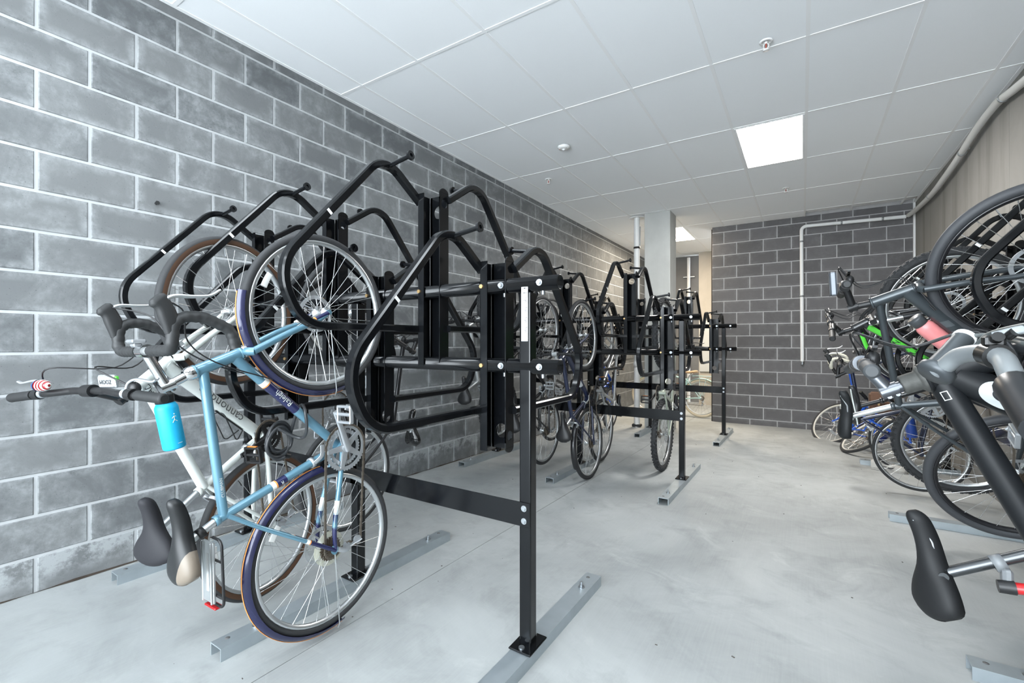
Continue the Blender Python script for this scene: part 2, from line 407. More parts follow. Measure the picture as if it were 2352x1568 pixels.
# back wall Y = Y_BACK, X 1.88..4.63
wb = backing('wall_back', [(1.88, Y_BACK+0.005, -0.3), (4.7, Y_BACK+0.005, -0.3), (4.7, Y_BACK+0.005, 3.4), (1.88, Y_BACK+0.005, 3.4)], M_MORTAR_B)
rows = []
for i in range(-1, 17):
    ztop = 3.176-0.2032*i; zlo = ztop-0.2032
    if ztop > H_CEIL: ztop = H_CEIL+0.01
    off = 2.068+(0.0 if i % 2 == 0 else 0.2032)-BL*3; spans = []; x = off
    while x < 4.63:
        a, b = max(x, 1.88-JT/2), min(x+BL, 4.63+JT/2)
        if b-a > 0.03: spans.append((a, b))
        x += BL
    rows.append((zlo, ztop, spans))
wall_blocks(wb, rows, lambda s, z: (s, Y_BACK, z), 0.0, M_BLOCK_B, 300, lambda c: 0)
# end of the back wall (return) so it has thickness
mb = MB(); mb.box((1.98, Y_BACK+0.115, 1.5), (0.2, 0.20, 3.7)); ret = struct(mb.build('wall_back_return', M_MORTAR_B))
# right concrete wall with form joints
mb = MB(); ysr = [-3, -0.9, 1.5, 3.9, 5.2, 6.3, 8.7, 9.2]
for a, b in zip(ysr[:-1], ysr[1:]):
    g = 0.0025; mb.add([(X_RIGHT, a+g, -.3), (X_RIGHT, b-g, -.3), (X_RIGHT, b-g, 3.4), (X_RIGHT, a+g, 3.4)], [(3, 2, 1, 0)], False)
    mb.add([(X_RIGHT, b-g, -.3), (X_RIGHT, b-g, 3.4), (X_RIGHT+.006, b, 3.4), (X_RIGHT+.006, b, -.3)], [(0, 1, 2, 3)], False)
    mb.add([(X_RIGHT, b+g, -.3), (X_RIGHT, b+g, 3.4), (X_RIGHT+.006, b, 3.4), (X_RIGHT+.006, b, -.3)], [(3, 2, 1, 0)], False)
WALL_R = struct(mb.build('wall_right', M_WALL_R))
# corridor end
mb = MB(); mb.box((0.66, 11.5, 1.5), (1.5, 0.1, 3.9)); struct(mb.build('wall_corridor_end', mat('dark_concrete', (0.17, 0.17, 0.17), 0.9, var=0.3, vscale=3)))
mb = MB(); mb.box((2.05, 11.2, 1.5), (1.6, 0.3, 3.9)); struct(mb.build('wall_corridor_panel', M_FARWALL))
mb = MB(); mb.box((3.35, 10.1, 1.5), (0.1, 2.4, 3.9)); struct(mb.build('wall_corridor_side', M_FARWALL))
# stained gap at the foot of the left wall
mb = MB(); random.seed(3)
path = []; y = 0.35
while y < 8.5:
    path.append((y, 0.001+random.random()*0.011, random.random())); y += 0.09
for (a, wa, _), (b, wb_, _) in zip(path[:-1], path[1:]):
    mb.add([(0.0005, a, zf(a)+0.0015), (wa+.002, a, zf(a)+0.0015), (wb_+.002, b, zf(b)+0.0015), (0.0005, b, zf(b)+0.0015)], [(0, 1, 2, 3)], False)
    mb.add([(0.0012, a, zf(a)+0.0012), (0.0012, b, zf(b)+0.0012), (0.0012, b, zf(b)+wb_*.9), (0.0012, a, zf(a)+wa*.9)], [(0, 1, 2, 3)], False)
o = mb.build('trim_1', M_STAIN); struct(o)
# concrete column
mb = MB(); mb.bbox((1.31, 7.485, 1.5), (0.40, 0.40, 3.6), 0.012)
struct(mb.build('column', M_COLUMN))

# ---- ceiling: lay-in tiles on a grid
TX0, TX, TY0, TY = 0.278, 0.5981, 2.4375, 1.1963
xs = [0.0]+[TX0+TX*i for i in range(8)]+[X_RIGHT]
ys = [-3.0]+[TY0+TY*j for j in range(-4, 8)]+[11.5]
LIGHT_CELLS = {(5, 7): 'seen', (5, 3): 'near', (2, 3): 'near', (5, 1): 'near', (2, 10): 'corr', (8, 5): None}
ce = MB(); gw = 0.012
ce.box((2.3, 4.25, 3.36), (4.9, 14.8, 0.06))
for x in xs[1:-1]: ce.box((x, 4.25, H_CEIL+0.0025), (2*gw, 14.5, 0.006))
for y in ys[1:-1]: ce.box((2.315, y, H_CEIL+0.0023), (4.63, 2*gw, 0.006))
ce.box((0.014, 4.25, H_CEIL+0.002), (0.028, 14.5, 0.006)); ce.box((X_RIGHT-0.014, 2.9, H_CEIL+0.002), (0.028, 11.8, 0.006))
CEIL = struct(ce.build('ceiling', M_GRID))
tile_cache = {}
def tile_mesh(w, h):
    k = (round(w, 4), round(h, 4))
    if k not in tile_cache:
        m = MB(); m.box((0, 0, 0.0085), (w, h, 0.014)); tile_cache[k] = m.mesh('ceiling_tile')
    return tile_cache[k]
def light_panel(cx, cy, w, h, colr, strength, label):
    t = empty('ceiling_light', label, 'light', (cx, cy, H_CEIL), 'recessed ceiling light panels')
    fr = MB(); fw = 0.02
    for sx in (-1, 1): fr.bbox((sx*(w/2-fw/2), 0, 0.002), (fw, h, 0.012), 0.002)
    for sy in (-1, 1): fr.bbox((0, sy*(h/2-fw/2), 0.002), (w-2*fw, fw, 0.012), 0.002)
    fr.build('light_frame', M_GRID, t)
    m = bpy.data.materials.new('lit_diffuser'); m.use_nodes = True; nt = m.node_tree; nt.nodes.clear()
    out = nt.nodes.new('ShaderNodeOutputMaterial'); em = nt.nodes.new('ShaderNodeEmission'); nt.links.new(em.outputs[0], out.inputs[0])
    em.inputs[0].default_value = (*colr, 1)
    tc = nt.nodes.new('ShaderNodeTexCoord'); sp = nt.nodes.new('ShaderNodeSeparateXYZ'); nt.links.new(tc.outputs['Object'], sp.inputs[0])
    # two tubes behind the lens: slightly brighter along two lines
    c = mathn(nt, 'COSINE', mathn(nt, 'MULTIPLY', mathn(nt, 'SUBTRACT', mathn(nt, 'ABSOLUTE', sp.outputs['X']), w*0.22), 2*math.pi/(w*0.9)))
    nt.links.new(mathn(nt, 'MULTIPLY', mathn(nt, 'ADD', mathn(nt, 'MULTIPLY', c, 0.12), 0.95), strength), em.inputs[1])
    d = MB(); d.add([(-w/2+fw, -h/2+fw, 0.002), (w/2-fw, -h/2+fw, 0.002), (w/2-fw, h/2-fw, 0.002), (-w/2+fw, h/2-fw, 0.002)], [(3, 2, 1, 0)], False)
    d.build('light_diffuser', m, t)
for i in range(len(xs)-1):
    for j in range(len(ys)-1):
        x0, x1, y0, y1 = xs[i]+(gw if i else 0), xs[i+1]-gw, ys[j]+gw, ys[j+1]-gw
        cx, cy, w, h = (x0+x1)/2, (y0+y1)/2, x1-x0, y1-y0
        if cx > 3.3 and cy > 9.0: continue
        if 1.05 < cx < 1.55 and 7.0 < cy < 7.9: pass
        kind = LIGHT_CELLS.get((i, j))
        if kind == 'seen': light_panel(cx, cy, w, h, NEUT, LIGHT_SEEN, 'bright white recessed light panel in the middle of the room ceiling'); continue
        if kind == 'near':
            light_panel(cx, cy, w, h, COOL, LIGHT_NEAR, 'unseen ceiling light panel added %s' % {(5, 3): 'directly above the camera', (2, 3): 'above the white and sky blue bikes to brighten the left side', (5, 1): 'behind the camera near the front opened for daylight'}[(i, j)]); continue  # near panels are out of view, added to light the camera end
        if kind == 'corr': light_panel(cx, cy, w, h, WARM, LIGHT_CORR, 'lit ceiling panel behind the concrete column, cut off by it'); continue
        obj('ceiling_tile', tile_mesh(w, h), M_TILE, CEIL).location = (cx, cy, H_CEIL+0.001)

# ================================================================ RACKS
HOOP = [(-0.02, -0.035), (-0.245, 0.115), (-0.715, -0.42), (-0.62, -0.622), (-0.02, -0.622)]
def hoop_parts(parent, x, zt, sgn, off):
    """one wheel hoop in a YZ plane at x, in the rack's space; sgn=-1 towards the front"""
    P = [(x, -sgn*a, zt+b) for a, b in HOOP]
    path = fillet(P, [0, 0.12, 0.16, 0.135, 0], 8)
    w, t_, c_ = 0.0185, 0.0155, 0.0055
    mb = MB(); mb.sweep_flat(path, [(w-c_, t_), (-w+c_, t_), (-w, t_-c_), (-w, -t_+c_), (-w+c_, -t_), (w-c_, -t_), (w, -t_+c_), (w, t_-c_)], (1, 0, 0))
    h = mb.build('wheel_hoop', M_BLACK, parent)
    pk = max(path, key=lambda p: p[2]); d = 1 if sgn < 0 else -1
    k = MB(); p0 = V3(pk)+V3((0, 0, -0.004)); e = p0+V3((d*0.13, 0, 0.018))
    k.cyl(p0, e, 0.0095, 12); k.lathe([(1e-4, 0), (0.019, 0), (0.019, 0.010), (0.008, 0.010), (0.007, 0.004), (1e-4, 0.004)], e, V3((d, 0, 0.12)), 16, smooth=False)
    k.build('wheel_hook', M_BLACK, h)
    q = path[int(len(path)*0.36)]; q = V3(P[1])*0.42+V3(P[2])*0.58
    s = MB(); s.bbox(q+V3((d*0.0188, 0, 0)), (0.012, 0.024, 0.001), 0.0004, ax=[nrm(V3(P[2])-V3(P[1])), np.cross((1, 0, 0), nrm(V3(P[2])-V3(P[1]))), (1, 0, 0)])
    s.build('sticker', M_WHITE, h)
def hole_plate(mb, o, ex, ey, ez, w, h, th, hc, hr, n=20):
    """plate w (ex) by h (ey), thickness th along ez, round hole at hc=(x,y)"""
    o, ex, ey, ez = map(V3, (o, ex, ey, ez)); x0, x1 = -w/2, w/2; sq = min(w/2-0.001, hr*1.35)
    ya, yb = hc[1]-sq, hc[1]+sq; ya = max(ya, -h/2+0.001); yb = min(yb, h/2-0.001)
    def rect(xa, xb, y0, y1):
        c = o+ex*(xa+xb)/2+ey*(y0+y1)/2+ez*th/2; mb.box(c, (xb-xa, y1-y0, th), ax=[ex, ey, ez])
    if ya > -h/2: rect(x0, x1, -h/2, ya)
    if yb < h/2: rect(x0, x1, yb, h/2)
    ring_o = []; ring_i = []
    for i in range(n):
        a = 2*math.pi*(i+0.5)/n; c, s = math.cos(a), math.sin(a)
        k = min((w/2)/abs(c) if abs(c) > 1e-6 else 9, ((yb-hc[1]) if s > 0 else (hc[1]-ya))/abs(s) if abs(s) > 1e-6 else 9)
        ring_o.append((c*k, hc[1]+s*k)); ring_i.append((hc[0]+hr*c, hc[1]+hr*s))
    cs = [(x0, ya), (x1, ya), (x1, yb), (x0, yb)]
    A = [o+ex*x+ey*y for x, y in ring_o]; B = [o+ex*x+ey*y for x, y in ring_i]
    A2 = [p+ez*th for p in A]; B2 = [p+ez*th for p in B]
    fs = []
    for i in range(n):
        j = (i+1) % n
        fs += [(i, n+i, n+j, j), (2*n+i, 2*n+j, 3*n+j, 3*n+i), (n+i, 3*n+i, 3*n+j, n+j)]
    mb.add(A+B+A2+B2, fs, False)
    # corners left open between the square and the radial ring
    for cx, cy in cs:
        best = sorted(range(n), key=lambda i: (ring_o[i][0]-cx)**2+(ring_o[i][1]-cy)**2)[:2]
        if abs(best[0]-best[1]) not in (1, n-1): continue
        p = [o+ex*cx+ey*cy, A[best[0]], A[best[1]]]; mb.add(p+[q+ez*th for q in p], [(0, 1, 2), (3, 4, 5), (2, 1, 0), (5, 4, 3)], False)
def rack_unit(parent, x, zt, hi, near=True, far=True):
    """upright channel with a hoop on either side; rails run along X through its flanges"""
    Hc = 0.79; zb = zt-Hc; zc = (zt+zb)/2
    mb = MB(); W2 = 0.06
    hc = (0, Hc/2-0.075) if hi else (0, -Hc/2+0.075)
    hole_plate(mb, (x, 0.034, zc), (1, 0, 0), (0, 0, 1), (0, 1, 0), 0.104, Hc, 0.004, hc, 0.030)
    # left flange with a folded front lip and rounded corners
    lip = fillet([(x-W2+0.040, -0.046, 0), (x-W2, -0.046, 0), (x-W2, 0.038, 0), (x-W2+0.02, 0.038, 0)], 0.009, 4)
    prof = [(p[0], p[1]) for p in lip]; inn = [(p[0], p[1]) for p in fillet([(x-W2+0.040, -0.042, 0), (x-W2+0.004, -0.042, 0), (x-W2+0.004, 0.034, 0), (x-W2+0.02, 0.034, 0)], 0.006, 4)]
    poly = prof+inn[::-1]; n = len(poly)
    a = [(px, py, zb) for px, py in poly]; b = [(px, py, zt) for px, py in poly]
    mb.add(a+b, [((i+1) % n, i, n+i, n+(i+1) % n) for i in range(n)], False)
    m2 = len(prof)
    for zz, fl_ in ((b, 0), (a, 1)): mb.add(zz, [(i, i+1, n-2-i, n-1-i) for i in range(m2-1)], False)
    # right flange: flat plate, rounded top and bottom, standing a little taller
    hr = (0, Hc/2-0.06) if hi else (0, -Hc/2+0.06)
    hole_plate(mb, (x+W2-0.002, 0.0, zc+0.006), (0, 1, 0), (0, 0, 1), (1, 0, 0), 0.060, Hc-0.02, 0.005, hr, 0.020)
    for sg in (1, -1):
        pl = [(0.03*math.cos(math.radians(t)), 0.03*math.sin(math.radians(t))) for t in range(0, 181, 20)]
        mb.prism([(py_, px_*sg*0.7) for py_, px_ in pl], (x+W2-0.002, 0, zc+0.006+sg*(Hc/2-0.011)), (0, 1, 0), (0, 0, 1), (1, 0, 0), 0.005)
    ch = mb.build('rack_upright', M_BLACK, parent)
    for zr in (1.47, 1.14):
        if zb < zr-0.02 and zt > zr+0.02:
            b = MB(); b.cyl((x-W2+0.012, -0.046, zr-0.0), (x-W2+0.012, -0.052, zr), 0.0085, 12); b.cyl((x-W2+0.012, -0.052, zr), (x-W2+0.012, -0.0525, zr), 0.004, 8)
            b.build('bolt', M_BRASS, ch)
    if near: hoop_parts(ch, x-W2-0.006, zt, -1, 0)
    if far: hoop_parts(ch, x+W2+0.006, zt, 1, 0)
    return ch
def channel_foot(parent, x, y0, y1, zfun):
    """galvanised strut channel on the floor, open side down"""
    mb = MB(); w, h, t = 0.082, 0.052, 0.005
    prof = [(-w/2, 0), (-w/2, h), (w/2, h), (w/2, 0), (w/2-t, 0), (w/2-t, h-t), (-w/2+t, h-t), (-w/2+t, 0)]
    a = [(x+px, y0, zfun(y0)+pz) for px, pz in prof]; b = [(x+px, y1, zfun(y1)+pz) for px, pz in prof]
    mb.add(a+b, [(i, (i+1) % 8, 8+(i+1) % 8, 8+i) for i in range(8)], False)
    for zz in (a, b): mb.add(zz, [(0, 1, 6, 7), (1, 2, 5, 6), (2, 3, 4, 5)], False)
    ft = mb.build('floor_channel', M_GALV, parent)
    for yy in (y0+0.05, y1-0.05):
        hl = MB(); hl.lathe([(1e-4, 0.0006), (0.010, 0.0006), (0.010, 0)], (x-0.012, yy, zfun(yy)+h), (0, 0, 1), 10); hl.build('slot_hole', M_GAP, ft)
    for yy in (y0+0.16, y1-0.16):
        b = MB(); z = zfun(yy)+h; b.cyl((x, yy, z), (x, yy, z+0.003), 0.017, 14); b.cyl((x, yy, z+0.003), (x, yy, z+0.013), 0.0105, 6); b.cyl((x, yy, z+0.013), (x, yy, z+0.028), 0.006, 10)
        b.build('anchor_bolt', M_BOLT, ft)
    return ft
def rack(yr, label, units, posts, sticker=False, M=None, foot=(-0.69, 0.69), zfun=None, xr0=0.10, xr1=2.445):
    zfl = zf(yr)
    t = empty('bike_rack', label, 'bike rack', (0, yr, 0), 'black steel bike racks', M)
    zl = zfun or (lambda x, y: zf(yr+y))
    for nm, z in (('rail', 1.47), ('rail', 1.14)):
        r = MB(); n = 20
        ro, ri = 0.030, 0.026
        r.lathe([(ro, 0), (ro, xr1-xr0), (ri, xr1-xr0), (ri, xr1-xr0-0.12)], (xr0, 0, z), (1, 0, 0), n, smooth=False)
        for p in r.s: pass
        r.s = [True]*len(r.s)
        rr = r.build(nm, M_BLACK, t)
        for xx in (xr1-0.075, xr1-0.255):
            b = MB(); b.cyl((xx, -0.030, z), (xx, -0.034, z), 0.013, 12); b.cyl((xx, -0.034, z), (xx, -0.044, z), 0.009, 6); b.cyl((xx, 0, z-0.03), (xx, 0, z-0.045), 0.009, 6)
            b.build('bolt', M_BOLT, rr)
    for k, x in enumerate(posts):
        zb = zl(x, 0)+0.052
        p = MB(); p.bbox((x, 0.0, (zb+1.44)/2), (0.052, 0.052, 1.44-zb), 0.006)
        ps = p.build('post', M_BLACK, t)
        b = MB(); b.bbox((x, 0, zb+0.005), (0.10, 0.14, 0.009), 0.003); bp = b.build('base_plate', M_BLACK, ps)
        for sy in (-1, 1):
            q = MB(); q.cyl((x, sy*0.05, zb+0.009), (x, sy*0.05, zb+0.016), 0.012, 10); q.build('bolt', M_BOLT, ps)
        channel_foot(t, x, foot[0], foot[1], lambda y, x=x: zl(x, y))
        if sticker and k == len(posts)-1:
            yy = -0.0266
            s = MB(); s.bbox((x, yy, 1.352), (0.030, 0.222, 0.0006), 0.0002, ax=[(1, 0, 0), (0, 0, 1), (0, -1, 0)])
            st = s.build('instruction_sticker', M_WHITE, ps)
            g = MB(); y2 = yy-0.0008
            g.box((x, y2, 1.452), (0.008, 0.0004, 0.005)); g.box((x+.007, y2, 1.452), (0.010, 0.0004, 0.002))
            for zz, hh in ((1.4395, .0008), (1.4275, .0008)): g.box((x, y2, zz), (0.026, 0.0004, hh*1.5))
            for xx in (-.0125, .0125): g.box((x+xx, y2, 1.4335), (0.0012, 0.0004, 0.012))
            for q in range(4): g.box((x-.007+q*.0048, y2, 1.4335), (0.003, 0.0004, 0.0065))
            for c in range(4):
                z0 = 1.405-c*0.040
                g.box((x+0.008, y2, z0), (0.0018, 0.0004, 0.026)); g.box((x+0.011, y2, z0+0.011), (0.005, 0.0004, 0.002))
                g.lathe([(0.0066, 0), (0.0052, 0), (0.0052, 0.0004), (0.0066, 0.0004)], (x-0.001, y2, z0-0.006), (0, -1, 0), 18, closed=True)
                g.tube([(x-0.009, y2, z0+0.010), (x-0.002, y2, z0+0.004), (x+0.006, y2, z0-0.003)], 0.0006, 4)
                g.box((x-0.002, y2, z0-0.0165), (0.018, 0.0004, 0.0012))
            g.build('pictogram_print', mat('print_dark', (0.06, 0.06, 0.065), 0.6), st)['kind'] = 'stuff'
    for a, b in zip(posts[:-1], posts[1:]):
        p = MB(); p.bbox(((a+b)/2, -0.0285, 0.55), (b-a+0.05, 0.096, 0.005), 0.001, ax=[(1, 0, 0), (0, 0, 1), (0, -1, 0)])
        cb = p.build('cross_bar', M_BLACK, t)
        for xx in (a, b):
            for zz in (0.575, 0.525):
                q = MB(); q.cyl((xx, -0.031, zz), (xx, -0.0335, zz), 0.0125, 14); q.cyl((xx, -0.0335, zz), (xx, -0.039, zz), 0.008, 6); q.build('bolt', M_BOLT, cb)
    for x, hi, nr, fr in units: rack_unit(t, x, 1.92 if hi else 1.575, hi, nr, fr)
    return t
ALT = [(2.15-0.355*i, i % 2 == 1, True, True) for i in range(6)]
rack(1.595, 'large black bike rack in the left foreground with a white instruction sticker', ALT, [0.21, 1.27, 2.30], True)
rack(4.47, 'black steel bike rack in the middle of the left row, behind the foreground rack', ALT, [0.21, 1.25, 2.285])
rack(7.2, 'farthest black steel bike rack on the left, beside the concrete column and grey back wall', [(x, h, x < 0.9 or x > 1.5, x < 0.9 or x > 1.6) for x, h, _, _ in ALT], [0.21, 1.23, 2.28])
# rack along the right wall: same system turned so that its hoops point into the room (towards -X)
MR = Matrix(((0, 1, 0, 4.50), (-1, 0, 0, 9.0), (0, 0, 1, 0), (0, 0, 0, 1)))   # local x -> -Y, local -y -> -X
RU = []
for k in range(-4, 13):
    y = 2.50+0.355*k; RU.append((9.0-y+0.06, k % 2 == 0, True, False))
rack(0, 'long black steel bike rack along the right concrete wall', RU, [9.0-6.43, 9.0-4.40, 9.0-2.45, 9.0-0.95], M=MR, foot=(-0.72, 0.10), zfun=lambda x, y: zf(9.0-x), xr0=1.9, xr1=8.2)

# ================================================================ BICYCLES
# bike space: x forward, y left, z up; origin at the rear axle
WCACHE = {}
def wheel_meshes(R, rt, nsp, knob, deep=0.016, rear=False):
    k = (R, rt, nsp, knob, deep, rear)
    if k in WCACHE: return WCACHE[k]
    t = MB(); n = 72; rc = R-rt
    prof = [(rc+rt*1.0*math.cos(a), rt*math.sin(a)) for a in [2*math.pi*i/12 for i in range(12)]]
    t.lathe(prof, axis=(0, 1, 0), n=n, closed=True)
    if knob:
        nk = 54
        for i in range(nk):
            for row, (yy, hh) in enumerate(((0, 0.004), (0.55, 0.0035), (-0.55, 0.0035), (0.88, 0.001), (-0.88, 0.001))):
                a = 2*math.pi*(i+(0.5 if row in (1, 2) else 0))/nk; er = V3((math.cos(a), 0, math.sin(a))); ea = V3((-math.sin(a), 0, math.cos(a)))
                rr = rc+rt*math.sqrt(max(0.02, 1-yy*yy)); t.box(er*(rr+hh*0.3)+V3((0, yy*rt, 0)), (0.009+hh, rt*0.42, 0.017), ax=[er, (0, 1, 0), ea])
    r = MB(); ro = R-2*rt+0.004; ri = ro-deep; w = min(0.0125, rt*0.8)
    r.lathe([(ro, -w), (ro, w), (ro-0.006, w), (ri, w*0.55), (ri-0.002, 0), (ri, -w*0.55), (ro-0.006, -w)], axis=(0, 1, 0), n=64, closed=True)
    s = MB(); hf = 0.030; rf = 0.024 if rear else 0.019
    for i in range(nsp):
        side = 1 if i % 2 else -1; a = 2*math.pi*i/nsp; cross = 0.9 if (i//2) % 2 else -0.9
        p = V3((rf*math.cos(a+cross), side*hf, rf*math.sin(a+cross))); q = V3((ri*math.cos(a), side*0.004, ri*math.sin(a)))
        s.sweep([p, q], circle(0.00125, 4), caps=False); d = nrm(p-q); s.sweep([q, q+d*0.014], circle(0.0021, 5), caps=False)
    h = MB(); h.lathe([(1e-4, -0.052), (0.006, -0.052), (0.006, -0.045), (0.011, -0.043), (0.012, -0.036), (rf+.004, -0.034), (rf+.004, -0.029), (0.0125, -0.024), (0.0125, 0.024), (rf+.004, 0.029), (rf+.004, 0.034), (0.012, 0.036), (0.011, 0.043), (0.006, 0.045), (0.006, 0.052), (1e-4, 0.052)], axis=(0, 1, 0), n=20)
    WCACHE[k] = (t.mesh('tyre'), r.mesh('rim'), s.mesh('spokes'), h.mesh('hub')); return WCACHE[k]
def gear(mb, c, r, ri, teeth, th, y=0):
    n = teeth*4; o = []; 
    for i in range(n):
        a = 2*math.pi*i/n; rr = r+(0.0035 if i % 4 in (1, 2) else -0.001); o.append((rr*math.cos(a), rr*math.sin(a)))
    inn = [(ri*math.cos(2*math.pi*i/n), ri*math.sin(2*math.pi*i/n)) for i in range(n)]
    vs = [(c[0]+x, c[1]+y+s, c[2]+z) for s in (-th/2, th/2) for L in (o, inn) for x, z in L]
    fs = []
    for i in range(n):
        j = (i+1) % n
        fs += [(i, j, n+j, n+i), (2*n+i, 3*n+i, 3*n+j, 2*n+j), (i, 2*n+i, 2*n+j, j), (n+i, n+j, 3*n+j, 3*n+i)]
    mb.add(vs, fs, False)
def saddle_mesh(L=0.27, W=0.15, nose=0.04, sag=0.012, thick=0.056):
    mb = MB(); N = 26; K = 13; vs = []
    for i in range(N):
        u = 0.5-0.5*math.cos(math.pi*i/(N-1)); x = -L*0.5+L*u; f = 1-u
        hw = nose/2+(W/2-nose/2)*(1/(1+math.exp(-(f-0.62)*12.5)))
        e = 1.0
        if u < 0.16: e = math.sqrt(max(0.0, 1-((0.16-u)/0.16)**2))
        if u > 0.90: e = math.sqrt(max(0.0, 1-((u-0.90)/0.10)**2))
        e = max(e, 0.06); hw *= e if u > 0.5 else max(e, 0.42 if i else 0.3)
        top = 0.010*math.cos((u-0.1)*math.pi*1.6)-sag*math.sin(u*math.pi)*0.5-(0.016*(1-e))
        th = thick*(0.72+0.35*f)*(0.35+0.65*e)
        for k in range(K):
            a = math.pi*k/(K-1); yy = hw*math.cos(a); zz = top-th*(1-math.sin(a)**0.6)
            if k in (0, K-1): yy *= 0.90
            if k == K//2: zz -= 0.0
            vs.append((x, yy, zz))
    fs = [(i*K+k, i*K+k+1, (i+1)*K+k+1, (i+1)*K+k) for i in range(N-1) for k in range(K-1)]
    fs += [((i+1)*K, (i+1)*K+K-1, i*K+K-1, i*K) for i in range(N-1)]
    mb.add(vs, fs); mb.add(vs[:K], [tuple(range(K))], True); mb.add(vs[-K:], [tuple(range(K-1, -1, -1))], True); return mb
def arc_pts(c, r, a0, a1, n): return [(c[0]+r*math.cos(math.radians(a0+(a1-a0)*i/n)), 0, c[1]+r*math.sin(math.radians(a0+(a1-a0)*i/n))) for i in range(n+1)]
def fender(mb, c, r, a0, a1, w, n=36, depth=0.014, yo=0.0, th=0.0016):
    pts = arc_pts(c, r, a0, a1, n); K = 7; outer = []; inner = []
    for x, _, z in pts:
        er = nrm((x-c[0], 0, z-c[1]))
        for k in range(K):
            s = -1+2*k/(K-1); off = -depth*s*s
            p = V3((x, yo+s*w/2, z))+er*off; outer.append(p); inner.append(p-er*th)
    m = len(outer); fs = []
    for i in range(n):
        for k in range(K-1):
            q = (i*K+k, i*K+k+1, (i+1)*K+k+1, (i+1)*K+k); fs.append(q); fs.append(tuple(m+t for t in q[::-1]))
        for k in (0, K-1): a, b = i*K+k, (i+1)*K+k; fs.append((a, b, m+b, m+a))
    mb.add(outer+inner, fs); return mb
TEMPL = dict(
    road=dict(bb=(.42, -.075), sc=(.268, .41), sp=(.216, .525), hb=(.848, .336), ht=(.786, .497), stem=(.745, .575), bar=(.861, .632)),
    hybrid=dict(bb=(.43, -.055), sc=(.285, .38), sp=(.205, .55), hb=(.865, .365), ht=(.80, .50), stem=(.77, .565), bar=(.85, .61)),
    mtb=dict(bb=(.43, -.03), sc=(.30, .36), sp=(.215, .56), hb=(.865, .41), ht=(.82, .51), stem=(.80, .56), bar=(.87, .60)))
def make_bike(label, Fa, Ra, U, geo='road', R=0.345, rt=0.016, frame=None, fork=None, tubes=(0.0155, 0.0165, 0.0155, 0.0185), rim=None, tyre=None, spokes=None, bar='drop', knob=False,
              grip=None, tape=None, stemm=None, postm=None, saddle=None, sad=(0.27, 0.15, 0.042), susp=False, nsp=28, deep=0.016, steer=0.0, crank=150, over=None, disc=False, barw=0.58, group='parked bicycles', chainring=0.095, rise=0.0, detail=True, cassette=True, lever=None, bartilt=0.0, barroll=0.0, sad_tilt=0.0, sad_roll=0.0, name='bicycle'):
    Fa, Ra = V3(Fa), V3(Ra); F = Fa-Ra; wb = np.linalg.norm(F); F = F/wb; U = V3(U); U = nrm(U-F*(U@F)); Lf = np.cross(U, F)
    M = Matrix(((F[0], Lf[0], U[0], Ra[0]), (F[1], Lf[1], U[1], Ra[1]), (F[2], Lf[2], U[2], Ra[2]), (0, 0, 0, 1)))
    b = empty(name, label, 'bicycle', group=group, M=M)
    g = dict(TEMPL[geo]); dwb = wb-1.009
    for k in ('hb', 'ht', 'stem', 'bar'): g[k] = (g[k][0]+dwb, g[k][1])
    if over: g.update(over)
    P = {k: V3((v[0], 0, v[1])) for k, v in g.items()}; fx = V3((wb, 0, 0)); rim = rim or M_ALU; tyre = tyre or M_RUB; spokes = spokes or M_SPOKE
    frame = frame or M_BLKM; fork = fork or frame; stemm = stemm or M_BLK; postm = postm or M_ALU; saddle = saddle or M_BLK; grip = grip or M_BLKM; lever = lever or M_BLK
    # --- frame
    r_top, r_seat, r_h, r_down = tubes
    fr = MB(); hd = nrm(P['ht']-P['hb'])
    fr.cyl(P['hb'], P['ht'], r_h*1.22, 20); seat_top = P['sc']+nrm(P['sc']-P['bb'])*0.03
    for e in (P['hb'], P['ht']-hd*0.010): fr.lathe([(r_h*1.22, 0), (r_h*1.36, 0.001), (r_h*1.36, 0.009), (r_h*1.22, 0.010)], e, hd, 20)
    tt0 = P['ht']-hd*0.032 if 'tt0' not in P else P['tt0']; dt0 = P['hb']+hd*0.034 if 'dt0' not in P else P['dt0']
    fr.tube([tt0, P['sc']], r_top, 16); fr.tube([dt0, P['bb']], r_down, 18); fr.tube([P['bb'], seat_top], r_seat, 16)
    fr.cyl(P['bb']+V3((0, -.036, 0)), P['bb']+V3((0, .036, 0)), 0.021, 20)
    for s in (-1, 1):
        y = s*0.062
        fr.tube(smooth_path([P['bb']+V3((-.01, s*.022, .0)), P['bb']*0.72+V3((0, s*.040, 0.004)), V3((.10, s*.056, -.004)), (0, y, 0)], 4), [0.011]*9+[0.009]*3+[0.0075], 10)
        fr.tube(smooth_path([P['sc']+V3((0, s*.012, -.01)), P['sc']*0.72+V3((0, s*.035, 0)), P['sc']*0.35+V3((0, s*.054, 0)), (0, y, 0)], 4), [0.0085]*9+[0.0075]*4, 10)
        fr.prism([(0.02*math.cos(t), 0.016*math.sin(t)) for t in [i*math.pi/6 for i in range(12)]], (0.004, y-0.003, 0.004), (1, 0, 0), (0, 0, 1), (0, 1, 0), 0.006)
    fr.lathe([(r_seat, 0), (r_seat*1.16, 0.001), (r_seat*1.16, 0.016), (r_seat, 0.017)], seat_top-nrm(P['sc']-P['bb'])*0.014, P['sc']-P['bb'], 18)
    FR = fr.build('frame', frame, b)
    # --- front assembly (turned about the steering axis through an intermediate matrix baked into the parts)
    ST = Matrix.Translation(Vector(P['hb'])) @ Matrix.Rotation(steer, 4, Vector(hd)) @ Matrix.Translation(-Vector(P['hb']))
    def turn(o): 
        if steer: o.matrix_basis = ST @ o.matrix_basis
        return o
    fk = MB(); crown = P['hb']-hd*0.012
